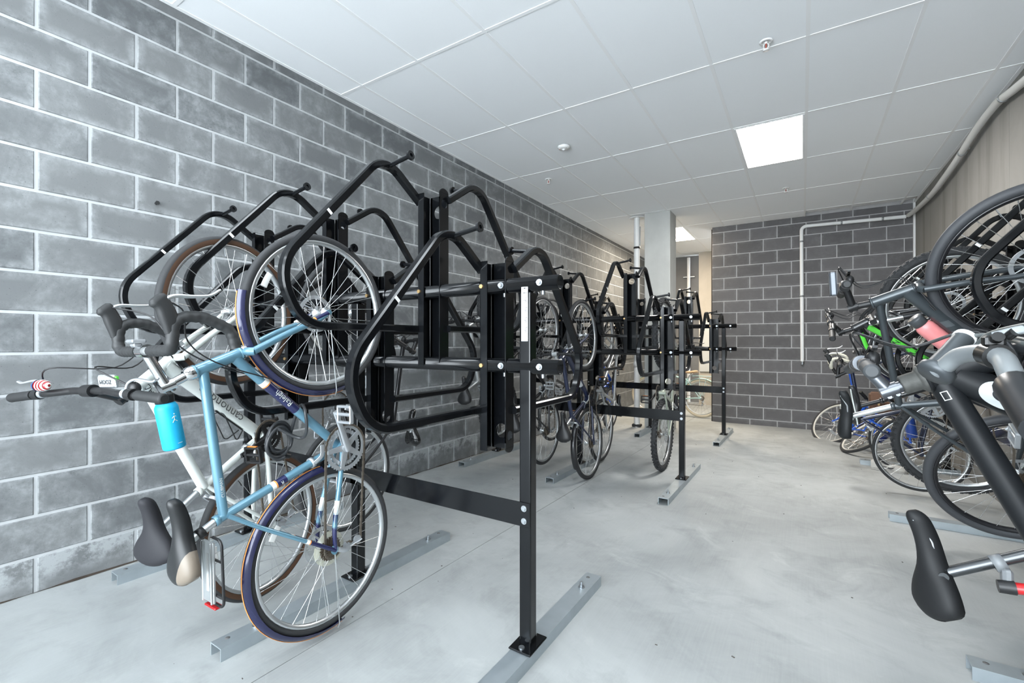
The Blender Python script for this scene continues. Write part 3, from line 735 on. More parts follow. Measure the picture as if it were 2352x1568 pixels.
    if susp:
        for s in (-1, 1):
            ax = nrm(fx-crown); y = s*0.062; top = crown+V3((0, y, 0))+hd*0.02; mid = top+(fx+V3((0, y, 0))-top)*0.42
            fk.cyl(mid, fx+V3((0, y, 0)), 0.020, 14, 0.017)
        am = crown+hd*0.02+(fx-crown-hd*0.02)*0.44; fo = V3((.03, 0, .012))
        fk.tube(smooth_path([am+V3((0, -.062, 0)), am+fo*.8+V3((0, -.045, .0))-nrm(fx-crown)*.03, am+fo-nrm(fx-crown)*.045, am+fo*.8+V3((0, .045, 0))-nrm(fx-crown)*.03, am+V3((0, .062, 0))], 4), .010, 10)
    else:
        fk.tube(smooth_path([crown+V3((0, -.048, -.012)), crown+V3((0, -.03, .004)), crown, crown+V3((0, .03, .004)), crown+V3((0, .048, -.012))], 4), 0.0155, 12)
        for s in (-1, 1):
            a = crown+V3((0, s*.045, -.008)); e = fx+V3((0, s*.054, 0)); ax = e-a
            pth = smooth_path([a, a+ax*0.45, a+ax*0.75+V3((-.006, 0, -.004)), a+ax*0.92+V3((-.004, 0, -0.004)), e], 4)
            fk.tube(pth, [0.0145-0.0065*i/(len(pth)-1) for i in range(len(pth))], 12)
            fk.cyl(e+V3((0, -.004, 0)), e+V3((0, .004, 0)), 0.012, 12)
    FK = turn(fk.build('fork', fork, b))
    if susp:
        cw = MB(); cw.cyl(crown, P['hb'], 0.022, 16); cw.sweep([crown+V3((0, -.078, 0)), crown+V3((0, .078, 0))], rrect(0.036, 0.034, 0.012), up=hd); cw.build('fork_crown', fork, FK)
        sc_ = MB()
        for s in (-1, 1):
            y = s*0.062; top = crown+V3((0, y, 0))+hd*0.025; mid = top+(fx+V3((0, y, 0))-top)*0.45
            sc_.cyl(top, mid, 0.0150, 14)
        sc_.build('stanchion', M_CHROME, FK)
    # --- wheels
    def wheel(nm, c, rear, parent_turn):
        t_, r_, s_, h_ = wheel_meshes(R, rt, nsp, knob, deep, rear)
        w = obj(nm, t_, tyre, b); w.location = c; w.rotation_euler = (0, random.uniform(0, 6.28), 0)
        for nm2, me, mm in (('rim', r_, rim), ('spokes', s_, spokes), ('hub', h_, M_ALU)):
            o = obj(nm2, me, mm, w)
            if nm2 == 'spokes': o['kind'] = 'stuff'
        vv = MB(); ri = R-2*rt-deep; vv.cyl((ri+.004, 0, 0), (ri-0.035, 0, 0), 0.0026, 8); vv.build('valve', M_BLK if rear else M_BOLT, w)
        if disc:
            d = MB(); d.lathe([(0.080, -.0008), (0.080, .0008), (0.064, .0008), (0.064, -.0008)], (0, 0.036, 0), (0, 1, 0), 40, closed=True, smooth=False)
            for i in range(6):
                a = i*math.pi/3; d.tube([(0.02*math.cos(a), .036, 0.02*math.sin(a)), (0.066*math.cos(a+.5), .036, 0.066*math.sin(a+.5))], 0.003, 4)
            d.build('brake_disc', M_ALUM, w)
        if parent_turn: turn(w)
        return w
    FW = wheel('front_wheel', tuple(fx), False, True); RW = wheel('rear_wheel', (0, 0, 0), True, False)
    # --- stem, headset, bars
    st = MB(); up = P['stem']-hd*0.0
    st.cyl(P['ht'], P['stem'], 0.0150, 16); st.cyl(P['stem']-hd*0.022, P['stem']+hd*0.020, 0.0190, 16)
    st.tube([P['stem'], P['bar']], [0.0165, 0.0150], 14)
    st.cyl(P['bar']+V3((0, -.023, 0)), P['bar']+V3((0, .023, 0)), 0.0215, 18)
    for s in (-1, 1): st.cyl(P['stem']-nrm(P['bar']-P['stem'])*0.016+hd*(0.010*s)+V3((0, -.012, 0)), P['stem']-nrm(P['bar']-P['stem'])*0.016+hd*(0.010*s)+V3((0, .012, 0)), 0.0055, 10)
    STEM = turn(st.build('stem', stemm, b))
    B0 = P['bar']
    if bar == 'drop':
        hbm = MB(); hw = 0.205
        ct = math.cos(bartilt); sn = math.sin(bartilt)
        def q(dx, y, dz): return B0+V3((dx*ct-dz*sn, y, dx*sn+dz*ct))
        halves = []
        for s in (-1, 1):
            halves.append(fillet([q(0, s*.02, 0), q(0, s*(hw-.02), 0), q(.02, s*hw, .004), q(.098, s*(hw+.003), .0), q(.100, s*(hw+.006), -.075), q(.062, s*(hw+.010), -.155), q(-.005, s*(hw+.012), -.168)], [0, .03, .03, .045, .06, .05, 0], 5))
        hbm.tube([q(0, -.06, 0), q(0, .06, 0)], 0.0135, 14)
        HB = turn(hbm.build('handlebar', M_ALU if tape is None else stemm, b))
        for pth, s in zip(halves, (-1, 1)):
            # resample finely so the wraps of tape show as ridges
            d = [0]; 
            for a_, c_ in zip(pth[:-1], pth[1:]): d.append(d[-1]+np.linalg.norm(V3(c_)-V3(a_)))
            n = int(d[-1]/0.007); rs = []; sc = []
            for i in range(4, n):
                x = d[-1]*i/n; k = max(j for j in range(len(d)) if d[j] <= x+1e-9); k = min(k, len(pth)-2); f = (x-d[k])/max(1e-9, d[k+1]-d[k])
                rs.append(V3(pth[k])*(1-f)+V3(pth[k+1])*f); sc.append(0.0172+0.0010*math.cos(2*math.pi*x/0.024))
            tp = MB(); tp.tube(rs, sc, 12); tp.build('bar_tape', tape or M_TAPE, HB)
            hd_ = MB(); hp = smooth_path([q(.050, s*(hw+.002), .004), q(.092, s*(hw+.002), .012), q(.130, s*(hw+.002), .026), q(.152, s*(hw+.002), .046)], 4)
            hd_.sweep(hp, rrect(0.034, 0.047, 0.014, 3), up=(0, 1, 0), scale=[(0.72, 0.75), (0.8, .82), (.88, .88), (.95, .95), (1, 1), (1.02, 1.02), (1.02, 1.0), (1, .95), (1, .95), (1, 1), (1, 1.1), (.95, 1.05), (.62, .7)])
            HO = hd_.build('brake_hood', M_BLKM, HB)
            lv = MB(); lp = smooth_path([q(.140, s*(hw+.003), .030), q(.158, s*(hw+.004), .0), q(.160, s*(hw+.006), -.05), q(.166, s*(hw+.008), -.095), q(.186, s*(hw+.010), -.125)], 5)
            lv.sweep(lp, rrect(0.024, 0.010, 0.0042, 2), up=(0, 1, 0), scale=[1.2-0.5*i/(len(lp)-1) for i in range(len(lp))])
            lv.build('brake_lever', lever, HO)
            cb = MB(); cb.tube(smooth_path([q(.150, s*(hw-.012), .02), q(.12, s*(hw-.08), -.06), q(.03, s*.05, -.10), P['ht']+V3((0.03, s*.03, -.06)), P['hb']*0.75+P['bb']*0.25+V3((0, s*.022, 0))], 6), 0.0026, 6)
            cb.build('cable', M_BLK, HB)
    else:
        hbm = MB(); hw = barw/2
        pth = fillet([B0+V3((-.02, -hw, rise+.006)), B0+V3((-.004, -hw*.45, rise)), B0+V3((0, -hw*.22, 0)), B0+V3((0, hw*.22, 0)), B0+V3((-.004, hw*.45, rise)), B0+V3((-.02, hw, rise+.006))], 0.05, 4)
        hbm.tube(pth, 0.0125, 14); HB = turn(hbm.build('handlebar', M_BLK if bar == 'flat' else M_ALU, b))
        for s in (-1, 1):
            e = B0+V3((-.02, s*hw, rise+.006)); i_ = B0+V3((-.0095, s*(hw-.125), rise+.002)); d = nrm(e-i_)
            gp = MB(); gp.tube([i_, i_+d*.004, i_+d*.03, i_+d*.06, i_+d*.1, e-d*.004, e, e+d*.003], [.0165, .0175, .0165, .0172, .0165, .0175, .0165, .012], 14); gp.build('grip', grip, HB)
            sh = MB(); c = i_-d*0.03; sh.cyl(c-d*.014, c+d*.014, 0.0195, 16); sh.ball(c+V3((.018, 0, -.014)), 0.020, 10, (1.1, 1.0, .8)); sh.build('shifter', M_BLK, HB)
            lv = MB(); c2 = i_-d*0.055
            lv.cyl(c2-d*.008, c2+d*.008, 0.0165, 14); lp = smooth_path([c2+V3((.012, 0, -.004)), c2+V3((.036, 0, -.008))+d*.012, c2+V3((.050, 0, -.010))+d*.05, c2+V3((.048, 0, -.010))+d*.12, c2+V3((.056, 0, -.010))+d*.145], 5)
            lv.sweep(lp, rrect(0.013, 0.008, 0.003, 2), up=(0, 0, 1), scale=[1.2-0.4*i/(len(lp)-1) for i in range(len(lp))]); lv.build('brake_lever', lever, HB)
            cb = MB(); cb.tube(smooth_path([c2+V3((.03, 0, -.006)), c2-d*.10+V3((.085, 0, .02)), P['ht']+V3((.085, s*.05, .03)), P['hb']+V3((.05, s*.03, .05)), dt0*0.8+P['bb']*0.2+V3((0.012, s*.020, 0))], 6), 0.0026, 6)
            cb.build('cable', M_BLK, HB)
    if barroll: HB.matrix_basis = Matrix.Translation(Vector(B0)) @ Matrix.Rotation(barroll, 4, 'Z') @ Matrix.Translation(-Vector(B0)) @ HB.matrix_basis
    # --- saddle and post
    po = MB(); sd = nrm(P['sp']-P['sc']); po.tube([seat_top-sd*.03, P['sp']-sd*.012], 0.0136, 16); po.cyl(P['sp']+V3((-.016, 0, -.002)), P['sp']+V3((.016, 0, -.002)), 0.0135, 12); po.cyl(P['sp']+V3((0, -.024, 0)), P['sp']+V3((0, .024, 0)), 0.011, 12)
    po.build('seatpost', postm, b)
    sm = saddle_mesh(sad[0], sad[1], sad[2]); so = sm.build('saddle', saddle, b); so.location = tuple(P['sp']+V3((0.015, 0, .052))); so.rotation_euler = (sad_roll, sad_tilt, 0)
    rl = MB()
    for s in (-1, 1):
        rl.tube(fillet([(sad[0]*.42, s*.010, -.014), (sad[0]*.22, s*.02, -.040), (-.06, s*.022, -.042), (-sad[0]*.38, s*.034, -.020)], .03, 4), 0.0036, 8)
    rl.build('saddle_rail', M_ALUM if postm is not M_BLK else M_BLK, so)
    # --- drivetrain (right side = -y)
    yc = -0.046; ck = MB(); bbp = P['bb']
    gear(ck, (bbp[0], yc, bbp[2]), chainring, chainring-0.016, 46, 0.003)
    gear(ck, (bbp[0], yc+.008, bbp[2]), chainring*0.76, chainring*.76-0.014, 36, 0.003)
    for i in range(5):
        a = math.radians(crank)+i*2*math.pi/5; dd = V3((math.cos(a), 0, math.sin(a))); pp = V3((-dd[2], 0, dd[0]))
        ck.prism([(0.008, -.014), (chainring-.008, -.008), (chainring-.008, .008), (0.008, .014)], bbp+V3((0, yc-.0055, 0)), dd, pp, (0, 1, 0), 0.009)
    ck.cyl(bbp+V3((0, yc-.012, 0)), bbp+V3((0, yc+.012, 0)), 0.020, 20)
    CK = ck.build('chainset', M_ALUM if chainring > .085 else M_BLK, b)
    for s, an in ((-1, crank), (1, crank+180)):
        a = math.radians(an); dd = V3((math.cos(a), 0, math.sin(a))); o_ = bbp+V3((0, s*.062, 0)); e = o_+dd*0.17+V3((0, s*.010, 0))
        ca = MB(); ca.sweep([o_-dd*.014, o_+dd*.01, (o_+e)/2, e+dd*.012], rrect(0.030, 0.014, 0.006, 2), up=np.cross(dd, (0, 1, 0)), scale=[1.05, 1.1, 0.8, .75]); CA = ca.build('crank_arm', M_ALUM if chainring > .085 else M_BLK, CK)
        pd = MB(); pc = e+V3((0, s*.058, 0)); pd.cyl(e, e+V3((0, s*.10, 0)), 0.0075, 10)
        ux, uz = V3((1, 0, 0)), V3((0, 0, 1))
        for zz in (-1, 1): pd.bbox(pc+ux*(.033*zz), (0.010, 0.085, 0.022), 0.003, ax=[ux, (0, 1, 0), uz])
        for yy in (-.040, .040): pd.bbox(pc+V3((0, yy, 0)), (0.066, 0.008, 0.020), 0.003, ax=[ux, (0, 1, 0), uz])
        PD = pd.build('pedal', M_ALUM if chainring > .085 else M_BLK, CK)
        if chainring < .085:
            pr_ = MB(); pr_.bbox(pc+ux*.0388, (.003, .050, .012), .001); pr_.build('pedal_reflector', M_ORANGE, CK)
    if cassette:
        cs = MB()
        for i in range(7): gear(cs, (0, -0.052+.0042*i, 0), 0.022+.0042*i, 0.012, 14+2*i, 0.0022)
        cs.build('cassette', M_CASS, RW)
    # chain run
    rcog = 0.036; ch = MB(); lp = []
    c1, c2 = bbp+V3((0, yc, 0)), V3((0, -.042, 0)); ax = nrm(c1-c2); pn = V3((-ax[2], 0, ax[0]))
    rd1 = V3((-.012, -.046, -.065)); rd2 = V3((-.002, -.046, -.125))
    for i in range(13): a = math.pi*(-0.5+i/12); lp.append(c1+(ax*math.cos(a)+pn*math.sin(a))*chainring)
    for i in range(9): a = math.pi*(0.5+i/8*0.9); lp.append(c2+(ax*math.cos(a)+pn*math.sin(a))*rcog)
    lp += [rd1+V3((.014, 0, 0)), rd1+V3((.016, 0, -.02)), rd2+V3((-.018, 0, .01)), rd2+V3((-.012, 0, -.014)), rd2+V3((.006, 0, -.018))]
    d = [0]; lq = lp+[lp[0]]
    for a_, c_ in zip(lq[:-1], lq[1:]): d.append(d[-1]+np.linalg.norm(c_-a_))
    nl = int(d[-1]/0.0127); k = 0
    for i in range(nl):
        x = d[-1]*(i+.5)/nl
        while k < len(d)-2 and d[k+1] < x: k += 1
        f = (x-d[k])/max(1e-9, d[k+1]-d[k]); p = lq[k]*(1-f)+lq[k+1]*f; t = nrm(lq[k+1]-lq[k])
        ch.box(p, (0.0135, 0.0075 if i % 2 else 0.0045, 0.0085), ax=[t, (0, 1, 0), np.cross(t, (0, 1, 0))])
    ch.build('chain', M_CHAIN, b)
    rd = MB(); rd.sweep(smooth_path([(0, -.062, -.012), (-.012, -.066, -.04), rd1+V3((0, -.012, 0))], 4), rrect(.026, .02, .006, 2), up=(0, 1, 0)); rd.sweep([rd1+V3((0, -.008, .01)), rd2+V3((0, -.008, -.012))], rrect(.022, .006, .003, 2), up=(0, 1, 0))
    for c in (rd1, rd2): rd.cyl(c+V3((0, -.004, 0)), c+V3((0, .004, 0)), 0.019, 14)
    rd.build('rear_derailleur', M_ALUM, b)
    fdp = P['bb']*0.72+P['sc']*0.28; fd = MB(); fd.sweep(smooth_path([fdp+V3((.0, -.02, .0)), fdp+V3((.03, -.042, -.02)), fdp+V3((0.075, -.046, -.02))], 3), rrect(.004, .018, .0015, 2), up=(0, 1, 0)); fd.lathe([(r_seat+.001, -.008), (r_seat+.006, -.008), (r_seat+.006, .008), (r_seat+.001, .008)], fdp, P['sc']-P['bb'], 16, closed=True)
    fd.build('front_derailleur', M_ALUM, b)
    # rim brakes
    if not disc:
        for nm, c, d_, tr in (('front_brake', crown, nrm(fx-crown), True), ('rear_brake', P['sc']*0.88, nrm(-P['sc']), False)):
            k_ = MB(); sgn = 1 if tr else -1; fwd = nrm(np.cross((0, 1, 0), d_))*(sgn)
            if fwd[0]*sgn < 0: fwd = -fwd
            o0 = c+fwd*0.022
            for s in (-1, 1):
                k_.sweep(smooth_path([o0+V3((0, -s*.012, 0))-d_*.01, o0+V3((0, s*.030, 0))+d_*.005, o0+V3((0, s*.034, 0))+d_*.045], 4), rrect(.014, .009, .003, 2), up=fwd)
                k_.box(o0+V3((0, s*.022, 0))+d_*.048, (0.045, .010, .012), ax=[np.cross(d_, (0, 1, 0)), (0, 1, 0), d_])
            o = k_.build(nm, M_ALUM, b)
            if tr: turn(o)
    return dict(o=b, P=P, M=M, wb=wb, frame=FR, fork=FK, HB=HB, FW=FW, RW=RW, stem=STEM, tubes=tubes, hd=hd, tt0=tt0, dt0=dt0, seat_top=seat_top, fx=fx, saddle=so)
def band(bk, parent, a, b_, t0, t1, r, m, name='band'):
    a, b_ = V3(a), V3(b_); d = b_-a; mb = MB(); mb.tube([a+d*t0, a+d*t1], r, 18); return mb.build(name, m, parent)
def patch(mb, place, pts, n=6):
    # quad patch (x0,y0),(x1,y0),(x1',y1),(x0',y1) laid on a tube in narrow strips
    (a, b, c, d) = [V3((p[0], p[1], 0)) for p in pts]; vs = []
    for i in range(n+1):
        f = i/n; p, q = a*(1-f)+d*f, b*(1-f)+c*f; vs += [place(p[0], p[1]), place(q[0], q[1])]
    mb.add(vs, [(2*i, 2*i+1, 2*i+3, 2*i+2) for i in range(n)], False)
def spoke_reflector(w, R, ang, m=M_REFL):
    mb = MB(); r = R*0.78; a0 = ang-.11; pts = [(r*math.cos(a0+.22*i/6), 0, r*math.sin(a0+.22*i/6)) for i in range(7)]
    mb.sweep(pts, rrect(0.009, 0.024, 0.003, 2), up=(0, 1, 0)); return mb.build('spoke_reflector', m, w)

def paint(name, c, rough=0.3, metal=0.0, coat=0.6): return mat('paint_'+name, c, rough, metal, coat)
P_SKY = paint('sky_blue', (0.125, 0.27, 0.36), 0.34, 0.3); P_NAVY = paint('navy', (0.018, 0.022, 0.085), 0.25, 0.2)
P_FEND = paint('indigo', (0.014, 0.016, 0.062), 0.22, 0.2); P_ORNG = paint('orange', (0.80, 0.30, 0.06)); P_CREAM = paint('cream', (0.80, 0.78, 0.72), 0.4, 0, .2)
P_WHITE = paint('white', (0.66, 0.69, 0.66), 0.3, 0, .5); P_BLACK = paint('black', (0.012, 0.012, 0.014), 0.3, 0, .5)
P_GREY = paint('graphite', (0.055, 0.065, 0.072), 0.33, 0.4, .3); P_GREEN = paint('lime', (0.10, 0.62, 0.05), 0.4); P_BLUE = paint('blue', (0.012, 0.10, 0.55), 0.3, 0.1)
P_DKBLUE = paint('dark_blue', (0.010, 0.016, 0.045), 0.35); P_SILVER = paint('silver', (0.45, 0.46, 0.46), 0.35, .6); P_MINT = paint('mint', (0.45, 0.66, 0.64), 0.35)
P_MATTE = mat('paint_matte_black', (0.0085, 0.0095, 0.011), 0.42, spec=.3); P_BRONZE = paint('bronze', (0.12, 0.06, 0.035), .4, .3)
M_TAN = mat('tan_leather', (0.48, 0.33, 0.2), .6); M_GUM = mat('gum_sidewall', (0.30, 0.12, 0.04), .6); M_ORW = mat('brown_sidewall', (0.085, 0.040, 0.020), .6)
M_CREAMT = mat('cream_tyre', (0.62, 0.55, 0.42), .7); M_CREAMTAPE = mat('cream_bar_tape', (0.62, 0.60, 0.50), .6)
# ---- 1. sky blue road bike in front
B1 = make_bike('sky blue road bike with dark blue mudguards hanging on the foreground rack', (1.475, 1.231, 1.362), (1.50, 1.24, .353), (0, -1, 0), 'road', R=.340, rt=.0165, frame=P_SKY, tubes=(.0162, .0165, .0172, .0190),
               stemm=M_CHROME, bar='drop', nsp=32, saddle=mat('saddle_black', (.013, .014, .016), .38), sad=(.285, .175, .050), crank=22, lever=M_ALU, postm=M_ALU, spokes=M_SPOKE, chainring=.100, sad_tilt=-0.10, disc=True)
def sidewall(w, R, rt, m):
    mb = MB()
    for s in (-1, 1): mb.lathe([(R-2*rt+.003, s*rt*.82), (R-rt*1.25, s*(rt+.0006)), (R-rt*.75, s*(rt*.97+.0006))], axis=(0, 1, 0), n=72)
    return mb.build('tyre_sidewall', m, w)
P = B1['P']; W_ = B1['wb']; f1 = B1['frame']
fd = MB(); fender(fd, (W_, 0), .356, 78, 197, .048, depth=.022); FF = fd.build('front_mudguard', P_FEND, B1['o'])
fd = MB(); fender(fd, (W_, 0), .3572, 79, 196, .0055, depth=.0008, yo=-.003); FF2 = fd.build('mudguard_stripe', P_ORNG, FF); FF2.location = (0, 0, 0)
fd = MB(); fender(fd, (0, 0), .356, 3, 192, .048, 48, depth=.022); RF = fd.build('rear_mudguard', P_FEND, B1['o'])
fd = MB(); fender(fd, (0, 0), .3572, 4, 191, .0055, 48, depth=.0008, yo=-.003); fd.build('mudguard_stripe', P_ORNG, RF)
for par, c, an in ((FF, (W_, 0), 188), (RF, (0, 0), 186)):
    for s in (-1, 1):
        a = math.radians(an); sty = MB(); sty.tube([(c[0], s*.058, c[1]), (c[0]+.34*math.cos(a), s*.030, c[1]+.34*math.sin(a)), (c[0]+.362*math.cos(a), s*.016, c[1]+.362*math.sin(a)), (c[0]+.360*math.cos(a), 0, c[1]+.360*math.sin(a))], .0024, 8); sty.build('mudguard_stay', M_ALU, par)
for a, b_, t0, t1, r, m in ((B1['dt0'], P['bb'], .235, .268, .0194, P_CREAM), (B1['dt0'], P['bb'], .268, .276, .0195, P_ORNG), (B1['dt0'], P['bb'], .276, .545, .0194, P_NAVY),
        (P['bb'], P['sc'], .52, .60, .0168, P_NAVY), (P['bb'], P['sc'], .60, .612, .0169, P_ORNG), (P['bb'], P['sc'], .612, .645, .0168, P_CREAM)):
    band(B1, f1, a, b_, t0, t1, r, m)
for s in (-1, 1):
    cs_ = smooth_path([P['bb']+V3((-.01, s*.022, .0)), P['bb']*0.72+V3((0, s*.040, 0.004)), V3((.10, s*.056, -.004)), (0, s*.062, 0)], 4)
    for i0, i1, rr_, mm_ in ((7, 13, .0112, P_NAVY), (6, 8, .0114, P_CREAM)):
        nb = MB(); nb.tube(cs_[i0:i1], [rr_, rr_-.0006, rr_-.001, rr_-.0015, rr_-.002, rr_-.0026][:len(cs_[i0:i1])], 12); nb.build('band', mm_, f1)
    for par, a, b_, cut in ((f1, (0, s*.0625, 0), P['sc']*0.35+V3((0, s*.054, 0)), 1),):
        band(B1, par, a, b_, .0, .78, .0086, P_NAVY); band(B1, par, a, b_, .78, .81, .0088, P_ORNG); band(B1, par, a, b_, .81, .90, .0087, P_CREAM)
    cr = P['hb']-B1['hd']*.012+V3((0, s*.045, -.008)); e = B1['fx']+V3((0, s*.054, 0)); band(B1, B1['fork'], cr, e, .80, .985, .0102, P_NAVY); band(B1, B1['fork'], cr, e, .775, .80, .0108, P_ORNG); band(B1, B1['fork'], cr, e, .73, .775, .0110, P_CREAM)
dtl = np.linalg.norm(P['bb']-B1['dt0'])
text_mb('Raleigh', .030, tube_place(B1['dt0'], P['bb'], .0196, dtl*.41, (0, -1, .15), -1)).build('lettering', P_WHITE, f1)
text_mb('CLUBMAN', .015, tube_place(B1['tt0'], P['sc'], .0164, np.linalg.norm(P['sc']-B1['tt0'])*.80, (0, -1, -.1), -1)).build('lettering', P_WHITE, f1)
text_mb('R', .020, tube_place(P['bb'], P['sc'], .0170, np.linalg.norm(P['sc']-P['bb'])*.565, (0, -1, 0), 1)).build('lettering', P_WHITE, f1)
hs = MB(); hs.lathe([(.0235, 0), (.0245, .003), (.0235, .006), (.0245, .011), (.0235, .016), (.019, .026), (.016, .030)], P['ht'], B1['hd'], 20); hs.build('headset', M_CHROME, f1)
hs = MB(); hs.lathe([(.0235, 0), (.025, -.004), (.0235, -.010), (.026, -.014), (.022, -.022), (.018, -.026)], P['hb'], B1['hd'], 20); hs.build('headset', M_CHROME, f1)
cpu = MB(); cc = P['bar']+V3((.032, .03, .012)); cpu.bbox(cc, (.012, .052, .040), .004); cpu.bbox(cc-V3((.012, 0, 0)), (.014, .030, .024), .004); cpu.build('bike_computer', mat('computer_grey', (.22, .23, .24), .35), B1['HB'])
spoke_reflector(B1['RW'], .34, 2.0); spoke_reflector(B1['FW'], .34, 0.6)
gd = MB(); gd.lathe([(.020, -.022), (.072, -.020), (.073, -.018), (.020, -.019)], (0, 0, 0), (0, 1, 0), 36); gd.build('spoke_guard', M_CLEAR, B1['RW'])
# tan flank on the right rear of the black saddle (two-tone cover)
m2, t2, b2 = principled('saddle_two_tone'); tc2 = t2.nodes.new('ShaderNodeTexCoord'); sx2 = t2.nodes.new('ShaderNodeSeparateXYZ'); t2.links.new(tc2.outputs['Object'], sx2.inputs[0])
mk = mathn(t2, 'GREATER_THAN', mathn(t2, 'ADD', mathn(t2, 'MULTIPLY', sx2.outputs['Y'], -1.0), mathn(t2, 'MULTIPLY', sx2.outputs['X'], -0.30)), 0.062)
t2.links.new(mixc(t2, mk, (.011, .012, .013), (.20, .165, .13)), b2.inputs['Base Color']); b2.inputs['Roughness'].default_value = .42
B1['saddle'].data.materials[0] = m2
# seatpost carrier
rk = MB(); c0 = P['sc']*.35+P['sp']*.65
RK = MB(); RK.lathe([(.0145, -.012), (.019, -.012), (.019, .012), (.0145, .012)], c0, P['sp']-P['sc'], 16, closed=True)
bz = c0[2]-.025; RKo = RK.build('carrier', M_BLK, B1['o'])
pl = MB(); pl.bbox((c0[0]-.14, 0, bz), (.21, .070, .010), .003); pl.bbox((c0[0]-.14, -.030, bz+.006), (.21, .006, .01), .002); pl.bbox((c0[0]-.14, .030, bz+.006), (.21, .006, .01), .002); pl.build('carrier_beam', M_ALU, RKo)
rr = MB(); rr.tube(fillet([(c0[0]-.02, -.02, bz-.004), (c0[0]-.025, -.072, bz-.008), (c0[0]-.255, -.072, bz-.012), (c0[0]-.255, .072, bz-.012), (c0[0]-.025, .072, bz-.008), (c0[0]-.02, .02, bz-.004)], .025, 5), .0048, 8); rr.tube([(c0[0]-.10, -.072, bz-.010), (c0[0]-.10, .072, bz-.010)], .004, 8); rr.tube([(c0[0]-.22, -.072, bz-.010), (c0[0]-.22, .072, bz-.010)], .004, 8); rr.build('carrier_rail', M_BLK, RKo)
rf = MB(); rf.bbox((c0[0]-.263, 0, bz-.012), (.008, .075, .03), .003); rf.build('rear_reflector', M_RED, RKo)
st = MB(); st.bbox((c0[0]-.14, 0, bz+.0056), (.13, .014, .0008), .0002); st.build('carrier_label', M_WHITE, RKo)

# ---- 2. white flat-bar bike behind it
def unit(a): return (math.sin(a), -math.cos(a), 0)
B2 = make_bike('white flat-bar bike hanging behind the sky blue bike, by the block wall', (1.0, 1.10, 1.38), (1.0, 1.25, .345), unit(.24), 'hybrid', R=.342, rt=.019, frame=P_WHITE, tubes=(.020, .0165, .019, .0265), bar='flat', nsp=32,
               stemm=M_BLK, crank=100, chainring=.075, saddle=mat('saddle_cloth', (.014, .014, .018), .7), sad=(.265, .225, .055), barw=.80, postm=M_ALU, susp=False, lever=M_ALUM, rise=.02,
               over=dict(hb=(.875, .31), ht=(.79, .455), stem=(.765, .505), bar=(.815, .60), sc=(.31, .265), sp=(.225, .47)))
sidewall(B2['FW'], .342, .019, M_ORW); sidewall(B2['RW'], .342, .019, M_ORW)
P = B2['P']; dtl = np.linalg.norm(P['bb']-B2['dt0'])
text_mb('cannondale', .058, tube_place(B2['dt0'], P['bb'], .0268, dtl*.50, (0, -1, .1), -1)).build('lettering', mat('print_grey', (.10, .10, .10), .5), B2['frame'])
text_mb('HEAD', .030, tube_place(B2['tt0'], P['sc'], .0204, .045, (0, -1, .2), -1)).build('lettering', P_BLACK, B2['frame'])
spoke_reflector(B2['RW'], .34, 1.2)
cg = MB()
d0 = B2['dt0']*.45+P['bb']*.55; dn = nrm(P['bb']-B2['dt0']); up_ = V3((-dn[2], 0, dn[0])); up_ = up_ if up_[2] > 0 else -up_
for s in (-1, 1):
    cg.tube(fillet([d0+up_*.03+V3((0, s*.01, 0)), d0+up_*.035+V3((0, s*.036, 0)), d0+up_*.10+dn*.13+V3((0, s*.036, 0)), d0+up_*.035+dn*.145+V3((0, s*.012, 0))], .015, 4), .0028, 6)
cg.tube([d0+up_*.03-dn*.02, d0+up_*.03+dn*.15], .004, 6); cg.build('bottle_cage', M_BLK, B2['o'])
# flag-painted bell on the far grip side and lettering on the near lever
hbp = P['bar']
bell = MB(); bc = hbp+V3((.030, .165, .045)); bell.ball(bc, .026, 16, (.8, 1.5, .75)); BE = bell.build('bell', paint('flag_red', (.55, .02, .03)), B2['HB'])
fs = MB()
for k in range(-1, 3):
    fs.lathe([(.0215*math.sqrt(max(.05, 1-((y-0)/.041)**2)), y) for y in [(-.030+k*.012)+.006*i/3 for i in range(4)]], bc, (0, 1, 0), 18)
fs.build('bell_stripes', P_WHITE, BE)
fs = MB(); fs.lathe([(.0225*math.sqrt(max(.03, 1-(y/.041)**2)), y) for y in [.012+.026*i/5 for i in range(6)]], bc, (0, 1, 0), 18); fs.build('bell_canton', P_BLUE, BE)
zl_ = MB(); zc = hbp+V3((.032, -.10, -.004)); zl_.bbox(zc, (.045, .085, .016), .005); ZL = zl_.build('brake_lever_body', M_ALUM, B2['HB'])
text_mb('ZOOM', .020, lambda x, y: zc+V3((-y, x, .0092))).build('lettering', P_BLACK, ZL)
gn = MB(); gn.bbox(zc+V3((.012, -.055, .006)), (.014, .012, .012), .003); gn.build('lever_marker', P_GREEN, ZL)

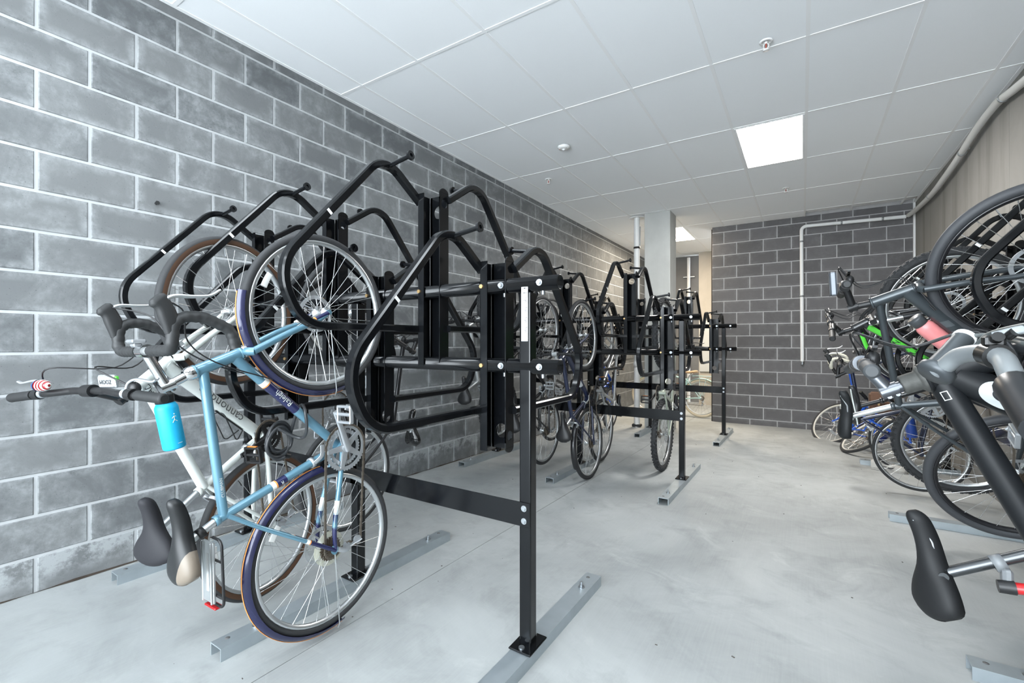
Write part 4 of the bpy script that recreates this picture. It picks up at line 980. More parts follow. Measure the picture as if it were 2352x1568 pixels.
# ---- bikes on the far side of the foreground rack and on the racks behind
B3 = make_bike('black road bike hanging on the back of the foreground rack with a glossy black saddle', (.80, 1.90, 1.42), (.82, 1.88, .40), (0, 1, 0), 'hybrid', R=.34, rt=.016, frame=P_BLACK, bar='flat', crank=200, saddle=mat('saddle_gloss', (.008, .008, .009), .12, coat=.5), sad=(.27, .15, .04), spokes=M_SPOKE, barw=.56)
spoke_reflector(B3['RW'], .34, .4)
B4 = make_bike('grey mountain bike hanging nearest the block wall on the middle rack', (.50, 4.02, 1.58), (.52, 4.02, .55), (0, -1, 0), 'mtb', R=.335, rt=.025, knob=True, frame=P_SILVER, fork=P_BLACK, tubes=(.018, .0165, .019, .022), bar='flat', susp=True, crank=30, chainring=.08, sad=(.27, .17, .045))
B5 = make_bike('dark blue hybrid bike hanging on the near side of the middle left rack', (1.437, 4.12, 1.306), (1.482, 4.143, .262), (0, -1, 0), 'hybrid', R=.342, rt=.020, frame=P_DKBLUE, tubes=(.018, .0165, .020, .024), bar='flat', crank=-20, chainring=.08, sad=(.27, .16, .045), barw=.60, postm=M_ALU, stemm=M_ALU, rim=M_ALU, over=dict(sp=(.235, .50), sc=(.30, .34)))
P = B5['P']; rk = MB(); rk.bbox(P['sc']*.55+V3((-.02, -.07, .0)), (.10, .012, .03), .004)
fdk = MB(); fender(fdk, (0, 0), .362, 20, 120, .05, 24); fdk.build('rear_mudguard', P_BLACK, B5['o'])
pb = MB(); pb.cyl(B5['dt0']*.55+P['bb']*.45+V3((0, -.0, .03)), B5['dt0']*.30+P['bb']*.70+V3((0, -.0, .03)), .022, 14); pb.build('battery_pack', mat('pale_grey', (.5, .53, .55), .4), B5['o'])
B6 = make_bike('silver bike half hidden behind the dark blue bike on the middle rack', (1.36, 4.83, 1.30), (1.36, 4.80, .27), (0, 1, 0), 'hybrid', R=.342, rt=.020, frame=P_SILVER, fork=P_SILVER, bar='flat', crank=120, chainring=.08, spokes=M_SPOKE)
B7 = make_bike('mountain bike with knobbly tyres hanging at the end of the middle left rack', (2.02, 4.86, 1.33), (2.01, 4.86, .28), (0, 1, 0), 'mtb', R=.365, rt=.028, knob=True, frame=paint('pale_olive', (.42, .46, .38), .35, .3), fork=P_SILVER, tubes=(.018, .0165, .019, .021), bar='flat', susp=False, crank=250, chainring=.08, disc=True, barw=.66, grip=M_BLKM)
B8 = make_bike('black bike hanging by the wall on the far side of the middle rack', (.70, 4.90, 1.42), (.70, 4.90, .40), (0, 1, 0), 'hybrid', R=.34, rt=.018, frame=P_BLACK, bar='flat', crank=10)
B9 = make_bike('blue bike hanging low on the farthest rack beside the white drain pipe', (.72, 6.80, 1.15), (.72, 6.80, .22), (0, -1, 0), 'mtb', R=.32, rt=.022, frame=P_BLUE, fork=P_BLACK, bar='flat', crank=45, chainring=.08)
B10 = make_bike('black bike hanging high on the near side of the middle left rack', (1.02, 4.08, 1.36), (1.02, 4.10, .34), (0, -1, 0), 'hybrid', R=.34, rt=.018, frame=P_BLACK, bar='flat', crank=75, postm=M_BLK)
# ---- cream-tyred cruiser standing in the corridor
B11 = make_bike('mint green cruiser with cream tyres and tan saddle parked in the corridor', (.60, 9.30, .19), (1.64, 9.12, .19), (0, .06, 1), 'hybrid', R=.36, rt=.026, frame=P_MINT, tyre=M_CREAMT, bar='silver', saddle=M_TAN, sad=(.26, .21, .06), grip=M_TAN, crank=30, chainring=.08, rise=.06, over=dict(bar=(.79, .70), stem=(.79, .62), sp=(.19, .46), sc=(.27, .33)))
fdk = MB(); fender(fdk, (0, 0), .378, 10, 175, .058, 30); fdk.build('rear_mudguard', P_MINT, B11['o'])
fdk = MB(); fender(fdk, (B11['wb'], 0), .378, 40, 190, .058, 30); fdk.build('front_mudguard', P_MINT, B11['o'])
ca = MB()
for s in (-1, 1):
    ca.tube(fillet([(.17, s*.03, .40), (.15, s*.055, .415), (-.20, s*.055, .415), (-.22, s*.0, .415)], .03, 4), .006, 8)
    for xx in (.02, -.12): ca.tube([(xx, s*.055, .415), (0, s*.066, 0)], .0045, 8)
ca.tube([(.05, -.055, .415), (.05, .055, .415)], .005, 8); ca.tube([(-.08, -.055, .415), (-.08, .055, .415)], .005, 8); ca.build('carrier', P_MINT, B11['o'])

# ================================================================ right-hand bikes (in planes across the room)
UX = (-1, 0, 0)
# nearest one: mostly outside the picture, its silver bar reaches in
def world_pt(u, v, Y):
    a = (u-1176)/1051.4; c = (784-v)/1051.4; s, k = math.sin(-YAW), math.cos(-YAW)
    d = V3((s+a*k, k-a*s, c)); t = Y/d[1]; return V3((3.2356, 0, 1.2368))+d*t
B13 = make_bike('matte black bike with thick tubes and plain black saddle at the right edge', (4.10, 1.66, 1.47), (4.12, 1.62, .45), UX, 'hybrid', R=.345, rt=.021, frame=P_MATTE, tubes=(.031, .0175, .030, .040), bar='flat', rim=P_BLACK, spokes=M_SPOKE, tyre=M_RUBG, postm=mat('post_grey', (.10, .105, .11), .22, .8), stemm=mat('stem_grey', (.14, .15, .165), .28, .75), saddle=mat('saddle_grey', (.011, .0115, .0125), .58, spec=.3), sad=(.275, .155, .046), sad_roll=.42, barw=.60, crank=30, disc=True,
                grip=mat('grip_grey', (.045, .049, .053), .6), sad_tilt=-.16, over=dict(hb=(.775, .425), ht=(.70, .595), stem=(.665, .668), bar=(.742, .728), sc=(.285, .375), sp=(.188, .572), dt0=(.712, .535), bb=(.37, -.05)))
P = B13['P']
hs = MB(); hs.lathe([(.037, -.002), (.0385, .003), (.030, .009), (.0265, .012), (.0265, .046), (.0225, .050), (.016, .050)], P['ht'], B13['hd'], 24); hs.build('headset', mat('worn_grey', (.085, .085, .08), .55, .3, var=.5, vscale=60), B13['frame'])
# white ring logo on the down tube
def dt_place(bk, r, along, face): return tube_place(bk['dt0'], bk['P']['bb'], r, along, face, 1)
pl_ = dt_place(B13, .0408, .100, (0, -1, .1)); lg = MB(); n = 28; A_ = []; I_ = []
for i in range(n+1):
    a = math.radians(30+300*i/n); A_.append(pl_(.050*math.cos(a), .033*math.sin(a))); I_.append(pl_(.024*math.cos(a), .015*math.sin(a)))
lg.add(A_+I_, [(i, i+1, n+2+i, n+1+i) for i in range(n)], False); lg.build('logo', mat('logo_white', (.42, .44, .44), .4), B13['frame'])
pl_ = tube_place(B13['tt0'], P['sc'], .0315, .055, (0, -1, .5), 1); lg = MB()
for x0, y0, x1, y1 in ((-.012, -.008, .012, -.006), (-.012, .006, .012, .008), (-.012, -.008, -.010, .008), (.010, -.008, .012, .008)): lg.add([pl_(x0, y0), pl_(x1, y0), pl_(x1, y1), pl_(x0, y1)], [(0, 1, 2, 3)], False)
lg.build('decal', P_WHITE, B13['frame'])
pm = MB(); c = P['sc']*.55+P['sp']*.45; a0 = c+V3((-.045, -.03, -.02)); a1 = a0+V3((.02, -.01, -.22)); pm.cyl(a0, a1, .0135, 14); PM = pm.build('mini_pump', M_RED, B13['o'])
pm = MB(); pm.cyl(a0+V3((-.003, .001, .03)), a0, .015, 12, .0165); pm.build('pump_head', M_BLK, PM)
pm = MB(); pm.lathe([(.0140, -.012), (.020, -.012), (.020, .012), (.0140, .012)], c, P['sp']-P['sc'], 16, closed=True); pm.bbox(c+V3((-.03, -.015, -.01)), (.05, .03, .02), .006); pm.build('pump_bracket', mat('bracket_grey', (.18, .19, .20), .4), PM)
# silver bar of the bike parked even nearer (its frame is beyond the picture edge)
E0 = empty('bicycle', 'nearest bike at the right edge with only its curved silver handlebar and brake in view', 'bicycle', (4.0, 1.05, zf(1.05)), 'parked bicycles')
def loc0(p): return V3(p)-V3((4.0, 1.05, zf(1.05)))
SB = mat('satin_alloy', (.27, .29, .30), .42, .5)
wp = world_pt
bar_pts = [wp(2150, 850, 1.30), wp(2172, 838, 1.285), wp(2205, 815, 1.26), wp(2262, 808, 1.20), wp(2300, 820, 1.14), wp(2318, 850, 1.09), wp(2335, 890, 1.05)]
hb_ = MB(); hb_.tube(smooth_path([loc0(p) for p in bar_pts], 5), .0165, 16); H0 = hb_.build('handlebar', SB, E0)
g_ = MB(); a, b_ = loc0(wp(2330, 880, 1.055)), loc0(wp(2395, 985, .93)); g_.tube([a, a+(b_-a)*.06, a+(b_-a)*.3, b_], [.024, .027, .026, .024], 16); G0 = g_.build('grip', mat('grip_dark', (.012, .013, .015), .35), H0)
k0 = MB(); a, b_ = loc0(wp(2152, 850, 1.305)), loc0(wp(2216, 772, 1.36)); k0.tube([a, a+(b_-a)*.5, b_], [.026, .021, .019], 18); k0.lathe([(1e-4, -.014), (.028, -.014), (.033, -.008), (.033, .004), (.027, .009)], a, b_-a+V3((0, -.02, 0)), 24); K0 = k0.build('stem', mat('stem_satin', (.075, .083, .09), .42, .5), E0)
k1 = MB(); d = nrm(b_-a); k1.lathe([(1e-4, .008), (.012, .008), (.019, .005), (.0205, 0), (.0205, -.006), (.019, -.006)], b_, d, 20); k1.build('stem_cap', M_WHITE, K0)
k2 = MB(); c = loc0(wp(2288, 800, 1.16)); bd = nrm(loc0(bar_pts[4])-loc0(bar_pts[3])); cc_ = loc0(bar_pts[3])*.45+loc0(bar_pts[4])*.55; k2.cyl(cc_-bd*.018, cc_+bd*.018, .0225, 20); k2.bbox(cc_+V3((0, 0, .026)), (.030, .022, .022), .005); k2.cyl(cc_+V3((0, -.012, .03)), cc_+V3((0, -.024, .034)), .009, 12); k2.cyl(cc_+V3((.016, -.008, .034)), cc_+V3((.022, -.018, .042)), .008, 12); c = cc_; K2 = k2.build('brake_clamp', mat('clamp_dark', (.03, .03, .03), .25, .6), H0)
k3 = MB(); k3.sweep(smooth_path([c+V3((.0, 0, .035)), c+V3((.05, -.03, .05)), c+V3((.16, -.12, .06))], 5), rrect(.016, .010, .004, 2), up=(0, 0, 1)); k3.build('brake_lever', SB, H0)
for q0, q1, q2 in ((wp(2222, 770, 1.36), wp(2290, 768, 1.3), wp(2420, 790, 1.1)), (wp(2235, 808, 1.3), wp(2272, 765, 1.25), wp(2400, 735, 1.1)), (wp(2280, 765, 1.25), wp(2320, 778, 1.2), wp(2400, 800, 1.05))):
    k4 = MB(); k4.tube(smooth_path([loc0(q0), loc0(q1), loc0(q2)], 8), .0042, 8); k4.build('cable', mat('cable_grey', (.10, .11, .11), .4), H0)
# the rest of that bike, outside the picture to the right
fr0 = MB(); hT, hB, bb0, sc0, rx, fx0 = [loc0(p) for p in ((3.72, 1.02, 1.18), (3.86, 1.02, 1.24), (4.22, 1.02, .86), (3.86, 1.02, .72), (4.22, 1.02, .44), (4.22, 1.02, 1.46))]
for a, b_, r in ((hT, hB, .024), (hT*.8+hB*.2, sc0, .019), (hT*.2+hB*.8, bb0, .024), (bb0, sc0+(sc0-bb0)*.12, .017), (bb0, rx, .011), (sc0, rx, .009)): fr0.tube([a, b_], r, 14)
fr0.build('frame', P_MATTE, E0)
fk0 = MB(); 
fk0.tube([hB+V3((0, -.05, 0)), hB+V3((0, .05, 0))], .016, 12)
for s in (-1, 1): fk0.tube([hB+V3((0, s*.05, 0)), fx0+V3((0, s*.055, 0))], .014, 12)
fk0.build('fork', P_MATTE, E0)
for nm, c in (('front_wheel', fx0), ('rear_wheel', rx)):
    t_, r_, s_, h_ = wheel_meshes(.345, .02, 28, False); w = obj(nm, t_, M_RUB, E0); w.location = tuple(c)
    for n2, me, mm in (('rim', r_, M_ALU), ('spokes', s_, M_SPOKE), ('hub', h_, M_ALU)):
        o = obj(n2, me, mm, w)
        if n2 == 'spokes': o['kind'] = 'stuff'
pp = MB(); pp.tube([sc0, sc0+nrm(sc0-bb0)*.2], .0136, 14); pp.build('seatpost', M_BLK, E0)
so_ = saddle_mesh(); o = so_.build('saddle', M_BLK, E0); o.matrix_basis = Matrix.Translation(Vector(sc0+nrm(sc0-bb0)*.24)) @ Matrix(((0, 0, -1, 0), (0, -1, 0, 0), (-1, 0, 0, 0), (0, 0, 0, 1))) @ Matrix.Rotation(math.pi, 4, 'Z')

# graphite bike
B14 = make_bike('graphite grey bike with a front light on the right, second from the picture edge', (4.032, 2.656, 1.535), (4.09, 3.05, .605), UX, 'hybrid', R=.345, rt=.0215, frame=P_GREY, tubes=(.0155, .0165, .0195, .030), bar='flat', rim=P_BLACK, tyre=M_RUBG, spokes=M_SPOKE, postm=M_ALU, stemm=M_BLK, saddle=mat('saddle_grey2', (.013, .014, .015), .58, spec=.3), sad=(.27, .15, .042), barw=.62, disc=True, crank=140, barroll=.39,
                over=dict(hb=(.972, .372), ht=(.915, .533), stem=(.903, .600), bar=(1.012, .628), sc=(.373, .433), sp=(.305, .628), bb=(.44, -.04)))
P = B14['P']
spoke_reflector(B14['FW'], .345, 2.55); spoke_reflector(B14['RW'], .345, 3.9)
lt = MB(); c = P['bar']+V3((-.004, -.20, .050)); lt.bbox(c, (.105, .05, .026), .006); LT = lt.build('front_light', mat('lamp_grey', (.13, .145, .165), .35, .3), B14['HB'])
lf = MB(); lf.bbox(c+V3((0, 0, .0145)), (.103, .048, .004), .001); lf.build('lamp_lens', M_BLK, LT)
dl = np.linalg.norm(P['bb']-B14['dt0'])
pl_ = tube_place(B14['dt0'], P['bb'], .0303, dl*.5, (0, -1, .1), 1); lg = MB()
for i, (x0, w_) in enumerate(((-.16, .035), (-.10, .05), (-.03, .035), (.03, .05), (.10, .03))):
    patch(lg, pl_, [(x0, -.014), (x0+w_, -.014), (x0+w_+.012, .014), (x0+.012, .014)])
lg.build('decal', mat('decal_grey', (.12, .135, .145), .3, .4), B14['frame'])
# black and green mountain bike
B15 = make_bike('black mountain bike with bright green stripes in the middle of the right row', (3.985, 3.74, 1.455), (4.09, 3.98, .60), UX, 'mtb', R=.348, rt=.024, knob=True, frame=P_BLACK, tubes=(.019, .0165, .021, .026), bar='flat', rim=M_ALU, susp=True, disc=True, barw=.66, crank=110, chainring=.08, postm=M_BLK, saddle=mat('saddle_two', (.02, .02, .022), .4), sad=(.28, .14, .04),
                over=dict(hb=(.86, .385), ht=(.815, .48), stem=(.80, .545), bar=(.872, .595), sp=(.265, .50), sc=(.31, .35)))
P = B15['P']; dl = np.linalg.norm(P['bb']-B15['dt0']); tl = np.linalg.norm(P['sc']-B15['tt0'])
for a, b_, r, spans, fc in ((B15['dt0'], P['bb'], .0264, ((.05, .22, .019), (.30, .64, .019), (.70, .92, .010)), (0, -1, .25)), (B15['tt0'], P['sc'], .0194, ((.10, .80, .012),), (0, -1, -.2))):
    pl_ = tube_place(a, b_, r, 0, fc, 1); L_ = np.linalg.norm(V3(b_)-V3(a)); lg = MB()
    for s0, s1, hw in spans: patch(lg, pl_, [(L_*s0, -hw), (L_*s1, -hw*.7), (L_*s1+.015, hw*.8), (L_*s0-.01, hw)], 8)
    lg.build('green_stripe', P_GREEN, B15['frame'])
pl_ = tube_place(B15['dt0'], P['bb'], .0268, dl*.47, (0, -1, .25), -1); lg = MB()   # angular black outline marks
for x0 in (-.10, -.04, .02, .08):
    patch(lg, pl_, [(x0-.018, .008), (x0+.020, .008), (x0+.020, .012), (x0-.018, .012)], 2); patch(lg, pl_, [(x0-.018, -.012), (x0+.014, -.012), (x0+.014, -.008), (x0-.018, -.008)], 2); patch(lg, pl_, [(x0-.014, -.010), (x0-.008, -.010), (x0+.020, .010), (x0+.012, .010)], 4)
lg.build('frame_marks', P_BLACK, B15['frame'])
sdl = MB(); sdl.tube(smooth_path([(-.12, -.066, -.030), (-.05, -.056, -.028), (.03, -.020, -.022), (.12, -.014, -.018)], 5), .005, 6); sdl.build('saddle_piping', P_WHITE, B15['saddle'])
# blue road bike with cream tape, far right
B16 = make_bike('bright blue road bike with cream bar tape hanging low near the back wall', (4.12, 6.05, 1.16), (4.16, 6.15, .225), UX, 'road', R=.335, rt=.013, frame=P_BLUE, bar='drop', tape=M_CREAMTAPE, lever=M_ALU, stemm=M_BLK, saddle=P_WHITE, sad=(.27, .13, .04), rim=M_ALU, crank=15, postm=M_BLK, spokes=M_SPOKE)
# thin-wheeled blue bike
B17 = make_bike('slim dark blue bike hanging low between the green-striped and bright blue bikes', (4.08, 5.20, 1.20), (4.10, 5.25, .275), UX, 'road', R=.336, rt=.013, frame=P_DKBLUE, bar='flat', rim=M_ALU, crank=60, postm=M_BLK, saddle=M_BLK, sad=(.26, .13, .04), over=dict(bar=(.80, .56)), barw=.5)
# blue bike leaning on the floor at the back
lean = .86
B18 = make_bike('blue bike with blue mudguards leaning over on the floor in the far right corner', (3.63, 8.05, zf(8.1)+.345*math.cos(lean)+.012), (3.91, 7.10, zf(7.1)+.345*math.cos(lean)+.012), (math.sin(lean), .28*math.sin(lean), math.cos(lean)), 'hybrid', R=.345, rt=.018, frame=P_BLUE, bar='flat', rim=mat('rim_cream', (.62, .60, .54), .4), saddle=M_BLK, crank=70, steer=.45, barw=.5, over=dict(sp=(.22, .42), sc=(.29, .32), bar=(.82, .50), stem=(.79, .50), ht=(.81, .45)))
for c, a0, a1 in (((0, 0), 10, 185), ((B18['wb'], 0), 60, 190)):
    fdk = MB(); fender(fdk, c, .360, a0, a1, .05, 30); fdk.build('mudguard', paint('deep_blue', (.010, .022, .13)), B18['o'])

# ================================================================ things on and around the bikes
# turquoise steel water bottle hanging from the white bike's bar
def bottle(label, base, top, r, mbody, mcap, name='water_bottle', strap=True, cap_h=.05):
    base, top = V3(base), V3(top); ax = top-base; L = np.linalg.norm(ax); z = ax/L; x = nrm(np.cross((0, 1, 0), z)) if abs(z[1]) < .9 else nrm(np.cross((1, 0, 0), z)); y = np.cross(z, x)
    M = Matrix(((x[0], y[0], z[0], base[0]), (x[1], y[1], z[1], base[1]), (x[2], y[2], z[2], base[2]), (0, 0, 0, 1)))
    t = empty(name, label, 'bottle', M=M)
    b = MB(); b.lathe([(1e-4, 0), (r*.94, 0), (r, .006), (r, L*.80), (r*.97, L*.84), (r*.80, L*.90), (r*.74, L*.91), (r*.74, L*.93)], n=32); b.build('bottle_body', mbody, t)
    c = MB(); c.lathe([(r*.74, L*.915), (r*.82, L*.92), (r*.82, L*1.06), (r*.78, L*1.08), (1e-4, L*1.08)], n=24); c.build('bottle_cap', mcap, t)
    if strap:
        s = MB(); s.sweep(fillet([(-r*.72, 0, L*1.02), (-r*.72, 0, L*1.20), (r*.72, 0, L*1.20), (r*.72, 0, L*1.02)], r*.55, 6), rrect(.004, .018, .0015, 2), up=(0, 1, 0)); s.build('carry_loop', mcap, t)
    return t, M
M_TURQ = mat('turquoise_powder', (.012, .42, .72), .45)
bt, bM = bottle('turquoise steel water bottle with black loop cap hanging from the white bike', (1.25, .772, .842), (1.25, .738, 1.030), .037, M_TURQ, M_BLK)
fg = MB()   # small white mark of a jumping figure and a short line of print
Mi = bM.inverted(); dcam = Mi.to_3x3() @ (Vector((3.2356, 0, 1.2368))-bM.translation); a0 = math.atan2(dcam.y, dcam.x)
def bp_(u, v): a = a0+.55+u/.037; return V3((.0375*math.cos(a), .0375*math.sin(a), v))
for seg in (((-.010, .118), (-.002, .126), (.004, .122)), ((-.002, .126), (-.003, .112)), ((-.003, .112), (.006, .104)), ((-.003, .112), (-.010, .102))):
    fg.tube([bp_(*q) for q in seg], .0011, 5)
fg.ball(bp_(-.001, .133), .0022, 8); fg.tube([bp_(-.008, .022), bp_(.008, .022)], .0009, 5); fg.build('bottle_mark', P_WHITE, bt)
# coiled cable lock on the sky blue bike's down tube
lk = empty('cable_lock', 'black coiled cable lock looped round the sky blue bike frame', 'bike lock', (1.40, 1.115, .865))
pth = []
for i in range(100):
    a = 2*math.pi*i/26; pth.append((-.02+.012*math.sin(i*.13)+.0010*i*.2, .0+(.052+.008*math.sin(i*.31))*math.cos(a)-.02, -.03+(.060+.010*math.sin(i*.23))*math.sin(a)-.0003*i))
m_ = MB(); m_.tube(pth, .0068, 8); m_.build('lock_cable', mat('lock_black', (.035, .037, .040), .35), lk)
m_ = MB(); m_.tube(smooth_path([pth[0], (.03, .03, .07), (.07, .03, .11), (.11, .02, .08), (.10, .03, .0), (.05, .03, -.03), pth[60]], 8), .0068, 8); m_.build('lock_loop', MATS['lock_black'], lk)
m_ = MB(); m_.cyl((-.02, -.03, -.09), (-.02, .03, -.115), .012, 14); m_.build('lock_barrel', M_BLK, lk)
# pink bottle in the graphite bike's frame
P = B14['P']; d0, d1 = B14['dt0'], P['bb']; dn = nrm(d1-d0); un = V3((-dn[2], 0, dn[0])); un = un if un[2] > 0 else -un
bs = V3(tuple(B14['M'] @ Vector(d0*.46+d1*.54+un*.068))); tp_ = V3(tuple(B14['M'] @ Vector(d0*.80+d1*.20+un*.068)))
pb_, pM = bottle('pink drinking bottle with grey cap in the graphite bike frame', bs, tp_, .037, mat('pink_plastic', (.80, .27, .27), .35), mat('cap_grey', (.06, .065, .07), .4), strap=False)
Mi = pM.inverted(); dcam = Mi.to_3x3() @ (Vector((3.2356, 0, 1.2368))-pM.translation); a1 = math.atan2(dcam.y, dcam.x)
fg = MB()
for k in range(3):
    for j in range(3): 
        a = a1+(-.16+.16*k); fg.tube([V3((.0376*math.cos(a), .0376*math.sin(a), .055+.013*j)), V3((.0376*math.cos(a+.10), .0376*math.sin(a+.10), .063+.013*j))], .0011, 5)
fg.build('bottle_print', P_WHITE, pb_)
# blue bottle with red cap and brown bag among the far bikes
bottle('blue drinking bottle with red cap on the slim dark blue bike', (3.985, 4.85, .47), (3.955, 4.85, .67), .036, mat('blue_plastic', (.02, .06, .28), .3), M_RED, strap=False)
bg = empty('pannier_bag', 'brown leather bag hanging low among the bikes near the back wall', 'bag', (4.02, 6.55, .45))
m_ = MB(); m_.bbox((0, 0, .11), (.30, .16, .24), .03); m_.build('bag_body', P_BRONZE, bg)
m_ = MB(); m_.bbox((0, -.086, .17), (.28, .012, .12), .004); m_.build('bag_flap', mat('leather_brown', (.16, .08, .045), .5, var=.2, vscale=30), bg)
m_ = MB(); m_.bbox((-.07, -.094, .11), (.02, .008, .05), .002); m_.bbox((.07, -.094, .11), (.02, .008, .05), .002); m_.build('bag_buckle', M_BRASS, bg)
# white trainer lying on the floor under the right-hand bikes
sh = empty('shoe', 'white trainer with black swoosh mark lying on the floor under the bikes', 'shoe', M=Matrix.Translation((4.00, 6.20, zf(6.2)+.002)) @ Matrix.Rotation(math.radians(-12), 4, 'Z'))
prof = [(-.145, .030, .070, .070), (-.12, .040, .082, .090), (-.07, .042, .080, .085), (-.02, .042, .070, .072), (.04, .046, .058, .058), (.09, .048, .048, .046), (.13, .040, .040, .036), (.15, .018, .028, .024)]
m_ = MB(); K = 10; vs = []
for x, w_, h_, _ in prof:
    for k in range(K):
        a = math.pi*k/(K-1); vs.append((x, w_*math.cos(a)*(1 if k not in (0, K-1) else 1), .022+h_*math.sin(a)**.8))
fs_ = [(i*K+k, (i+1)*K+k, (i+1)*K+k+1, i*K+k+1) for i in range(len(prof)-1) for k in range(K-1)]
m_.add(vs, fs_); m_.add(vs[:K], [tuple(range(K))], True); m_.add(vs[-K:], [tuple(range(K-1, -1, -1))], True); m_.build('shoe_upper', mat('shoe_white', (.50, .485, .455), .6), sh)
m_ = MB(); ol = [(x, w_*1.08) for x, w_, _, _ in prof]+[(x, -w_*1.08) for x, w_, _, _ in prof[::-1]]; m_.prism(ol, (0, 0, 0), (1, 0, 0), (0, 1, 0), (0, 0, 1), .020); m_.build('shoe_sole', mat('shoe_sole', (.40, .385, .36), .7), sh)
for s in (-1, 1):
    m_ = MB(); m_.tube(smooth_path([(.055, s*.0480, .055), (.02, s*.0485, .038), (-.03, s*.0440, .050), (-.10, s*.0425, .066)], 5), [.001, .002, .004, .006, .007, .008, .008, .007, .006, .005, .004, .003, .002, .0015, .001, .001], 6); m_.build('shoe_mark', M_BLK, sh)
m_ = MB(); 
for i in range(5): m_.tube([(.0+.018*i, -.026, .088-.006*i), (.0+.018*i, .026, .088-.006*i)], .003, 5)
m_.build('shoe_laces', M_WHITE, sh)

# ================================================================ pipes, ceiling fittings
dp = empty('drain_pipe', 'thick white vertical drain pipe beside the concrete column', 'pipe', (.955, 7.40, zf(7.4)))
m_ = MB(); m_.cyl((0, 0, 0), (0, 0, 3.5), .048, 24); m_.build('pipe_tube', M_WHITEP, dp)
m_ = MB(); m_.lathe([(.048, -.04), (.056, -.04), (.056, .04), (.048, .04)], (0, 0, 1.02), (0, 0, 1), 24, closed=True); m_.build('pipe_coupling', M_WHITEP, dp)
m_ = MB(); m_.lathe([(.0485, -.016), (.052, -.016), (.052, .016), (.0485, .016)], (0, 0, 2.92), (0, 0, 1), 24, closed=True); m_.bbox((.0, -.06, 2.92), (.03, .03, .02), .004); m_.build('pipe_clamp', M_BLK, dp)
m_ = MB(); m_.cyl((.055, .0, 2.95), (.055, .0, 3.26), .008, 8); m_.build('hanger_rod', M_BOLT, dp)
m_ = MB(); m_.lathe([(.05, 0), (.12, 0), (.12, .004), (.05, .004)], (0, 0, H_CEIL-zf(7.4)-.012), (0, 0, 1), 28, closed=True); m_.build('ceiling_collar', M_GRID, dp)
m_ = MB(); m_.bbox((0, 0, .03), (.14, .10, .04), .006); m_.build('pipe_foot', M_BLKM, dp)
dp = empty('drain_pipe', 'slim white pipe with two clamps in the dark corridor behind the column', 'pipe', (.97, 11.35, -.17))
m_ = MB(); m_.cyl((0, 0, 0), (0, 0, 3.4), .036, 20); m_.lathe([(.036, -.06), (.044, -.06), (.044, .06), (.036, .06)], (0, 0, 2.0), (0, 0, 1), 20, closed=True); m_.build('pipe_tube', M_WHITEP, dp)
m_ = MB(); m_.bbox((0, .04, 2.95), (.26, .02, .025), .004); m_.build('pipe_clamp', M_BOLT, dp)
cp = empty('conduit_pipe', 'white pipe running along the top of the back wall and down it', 'pipe', (3.22, 8.745, .90))
o0 = V3((3.22, 8.745, .90)); m_ = MB()
m_.tube(fillet([V3((4.52, 8.745, 3.075))-o0, V3((3.225, 8.745, 3.105))-o0, V3((3.235, 8.745, .93))-o0], .07, 8), .026, 16); m_.build('pipe_tube', M_WHITEP, cp)
for p, axx in (((3.75, 8.745, 3.095), (1, 0, 0)), ((4.25, 8.745, 3.083), (1, 0, 0)), ((3.225, 8.745, 2.86), (0, 0, 1)), ((3.228, 8.745, 1.98), (0, 0, 1))):
    m_ = MB(); m_.lathe([(.0265, -.012), (.030, -.012), (.030, .012), (.0265, .012)], V3(p)-o0, axx, 18, closed=True); m_.box(V3(p)-o0+V3((0, .035, 0)), (.02, .03, .02)); m_.build('pipe_clamp', M_BOLT, cp)
m_ = MB(); m_.cyl(V3((3.235, 8.745, .935))-o0, V3((3.235, 8.745, .88))-o0, .020, 14); m_.lathe([(.010, 0), (.024, 0), (.024, -.012), (.010, -.012)], V3((3.235, 8.74, .905))-o0, (0, -1, .0), 16, closed=True); m_.build('pipe_end', M_BOLT, cp)
fx_ = empty('flexible_pipe', 'wavy grey white pipe sagging along the top of the right concrete wall', 'pipe', (4.56, 6.0, 3.0)); o0 = V3((4.56, 6.0, 3.0))
ptsR = [(4.54, 8.70, 3.08), (4.57, 8.35, 3.075), (4.57, 7.5, 3.04), (4.57, 6.9, 3.062), (4.57, 6.35, 3.10), (4.57, 5.75, 3.165), (4.57, 5.25, 3.175), (4.57, 4.85, 3.115), (4.57, 4.4, 3.07), (4.57, 3.6, 3.10), (4.57, 2.6, 3.14), (4.57, 1.4, 3.10)]
m_ = MB(); m_.tube(smooth_path([V3(p)-o0 for p in ptsR], 8), .030, 16); m_.build('pipe_tube', mat('pipe_offwhite', (.60, .60, .58), .5), fx_)
for p in ((4.57, 7.55, 3.045), (4.57, 6.20, 3.11), (4.57, 5.1, 3.155)):
    m_ = MB(); m_.lathe([(.0305, -.012), (.034, -.012), (.034, .012), (.0305, .012)], V3(p)-o0, (0, 1, 0), 18, closed=True); m_.box(V3(p)-o0+V3((.03, 0, .03)), (.05, .02, .012)); m_.build('pipe_clamp', M_BOLT, fx_)
m_ = MB(); m_.box((4.615, 8.78, 1.6), (.025, .03, 3.5)); struct(m_.build('trim_2', M_WHITEP))
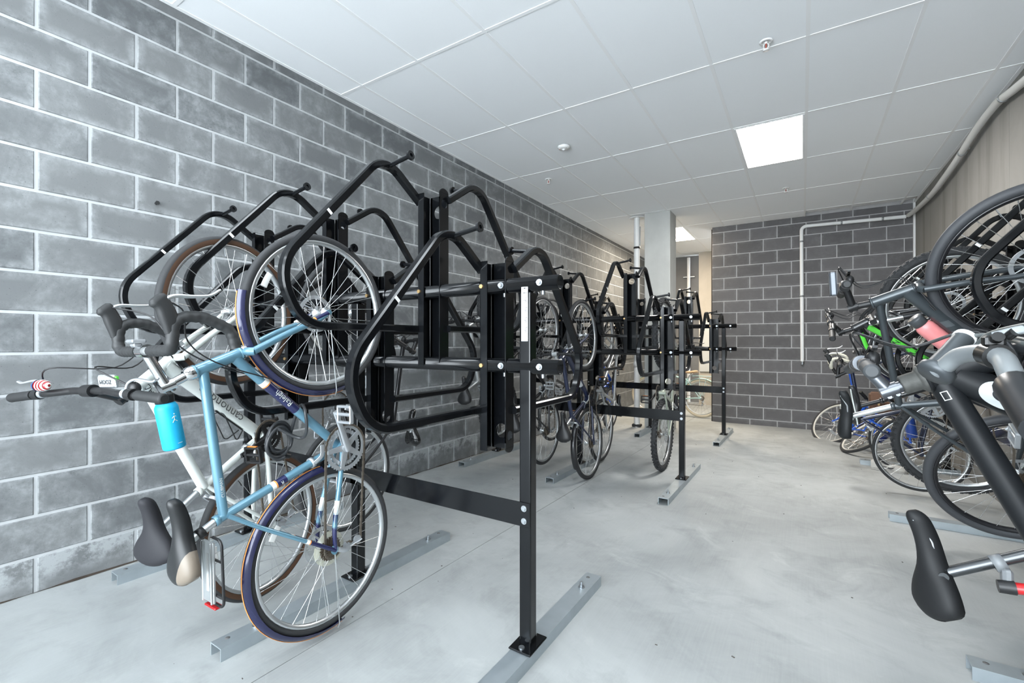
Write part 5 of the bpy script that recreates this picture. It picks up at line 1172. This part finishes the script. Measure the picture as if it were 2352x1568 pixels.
# dark strip colouring in the shadow gap where the back wall ends, white board on the corridor panel
m_ = MB(); m_.box((1.872, 8.92, 1.5), (.02, .20, 3.5)); struct(m_.build('shadow_gap_strip', mat('shadow_gap_dark', (.02, .015, .012), .8)))
wbd = MB(); wbd.bbox((1.62, 11.03, 1.15), (.70, .03, 1.15), .006); tag(wbd.build('wall_board', mat('board_white', (.62, .64, .64), .6)), 'pale grey flat board leaning on the corridor wall behind the last rack', 'board')
def sprinkler(x, y, label):
    t = empty('sprinkler', label, 'sprinkler', (x, y, H_CEIL-.006), 'ceiling sprinkler heads')
    m = MB(); m.lathe([(1e-4, -.001), (.042, -.001), (.040, -.006), (.026, -.010), (.024, -.004)], n=28); m.build('escutcheon', M_WHITE, t)
    m = MB(); m.cyl((0, 0, -.002), (0, 0, -.018), .011, 14)
    for s in (-1, 1): m.tube(fillet([(s*.010, 0, -.016), (s*.017, 0, -.030), (s*.012, 0, -.050), (0, 0, -.056)], .01, 3), .0028, 8)
    m.build('sprinkler_frame', M_WHITE, t)
    m = MB(); m.lathe([(1e-4, -.056), (.020, -.056), (.022, -.060), (1e-4, -.060)], n=22); m.build('deflector', M_WHITE, t)
    m = MB(); m.cyl((0, 0, -.018), (0, 0, -.050), .0035, 8); m.build('glass_bulb', mat('bulb_red', (.35, .03, .01), .2), t)
sprinkler(3.03, 3.53, 'white sprinkler head in the ceiling nearest the camera'); sprinkler(.565, 5.06, 'white sprinkler head in the ceiling near the left block wall'); sprinkler(3.055, 7.02, 'white sprinkler head in the ceiling beyond the lit panel')
t = empty('motion_sensor', 'round white motion sensor on the ceiling', 'sensor', (1.145, 4.30, H_CEIL-.006))
m_ = MB(); m_.lathe([(1e-4, -.030), (.035, -.030), (.058, -.022), (.064, -.008), (.062, 0), (1e-4, 0)][::-1], n=36); m_.build('sensor_body', M_WHITE, t)
m_ = MB(); m_.ball((0, 0, -.029), .020, 16, (1, 1, .7)); m_.build('sensor_lens', mat('lens_white', (.85, .86, .87), .2, coat=.3), t)
m_ = MB(); m_.box((-.032, -.02, -.0275), (.02, .006, .002)); m_.build('sensor_print', mat('print_orange', (.6, .2, .1), .5), t)
m_ = MB(); m_.cyl((.036, -.018, -.024), (.036, -.018, -.029), .004, 8); m_.build('sensor_led', M_BLK, t)
# small anchor plugs left in the block wall
for y, z in ((1.16, 2.06), (2.98, 1.82)):
    m_ = MB(); m_.cyl((.0, y, z), (.022, y, z), .008, 8); m_.cyl((.022, y, z), (.024, y, z), .012, 6); tag(m_.build('wall_anchor', M_BLKM), 'small dark anchor bolt in the block wall %s' % ('above the white bike' if y < 2 else 'behind the foreground rack'), 'anchor')
# grit and chips on the floor
gr = MB(); random.seed(11)
for i in range(70):
    x, y = random.uniform(.6, 4.2), random.uniform(.7, 7.5); a = random.uniform(0, 6.28); s = random.uniform(.0015, .005)
    gr.box((x, y, zf(y)+s*.3), (s*random.uniform(1, 3), s, s*.6), ax=[(math.cos(a), math.sin(a), 0), (-math.sin(a), math.cos(a), 0), (0, 0, 1)])
o = gr.build('floor_grit', mat('grit', (.10, .09, .08), .9)); o['kind'] = 'stuff'; o['label'] = 'scattered dark grit and tiny chips on the concrete floor'; o['category'] = 'grit'
bpy.context.view_layer.update()
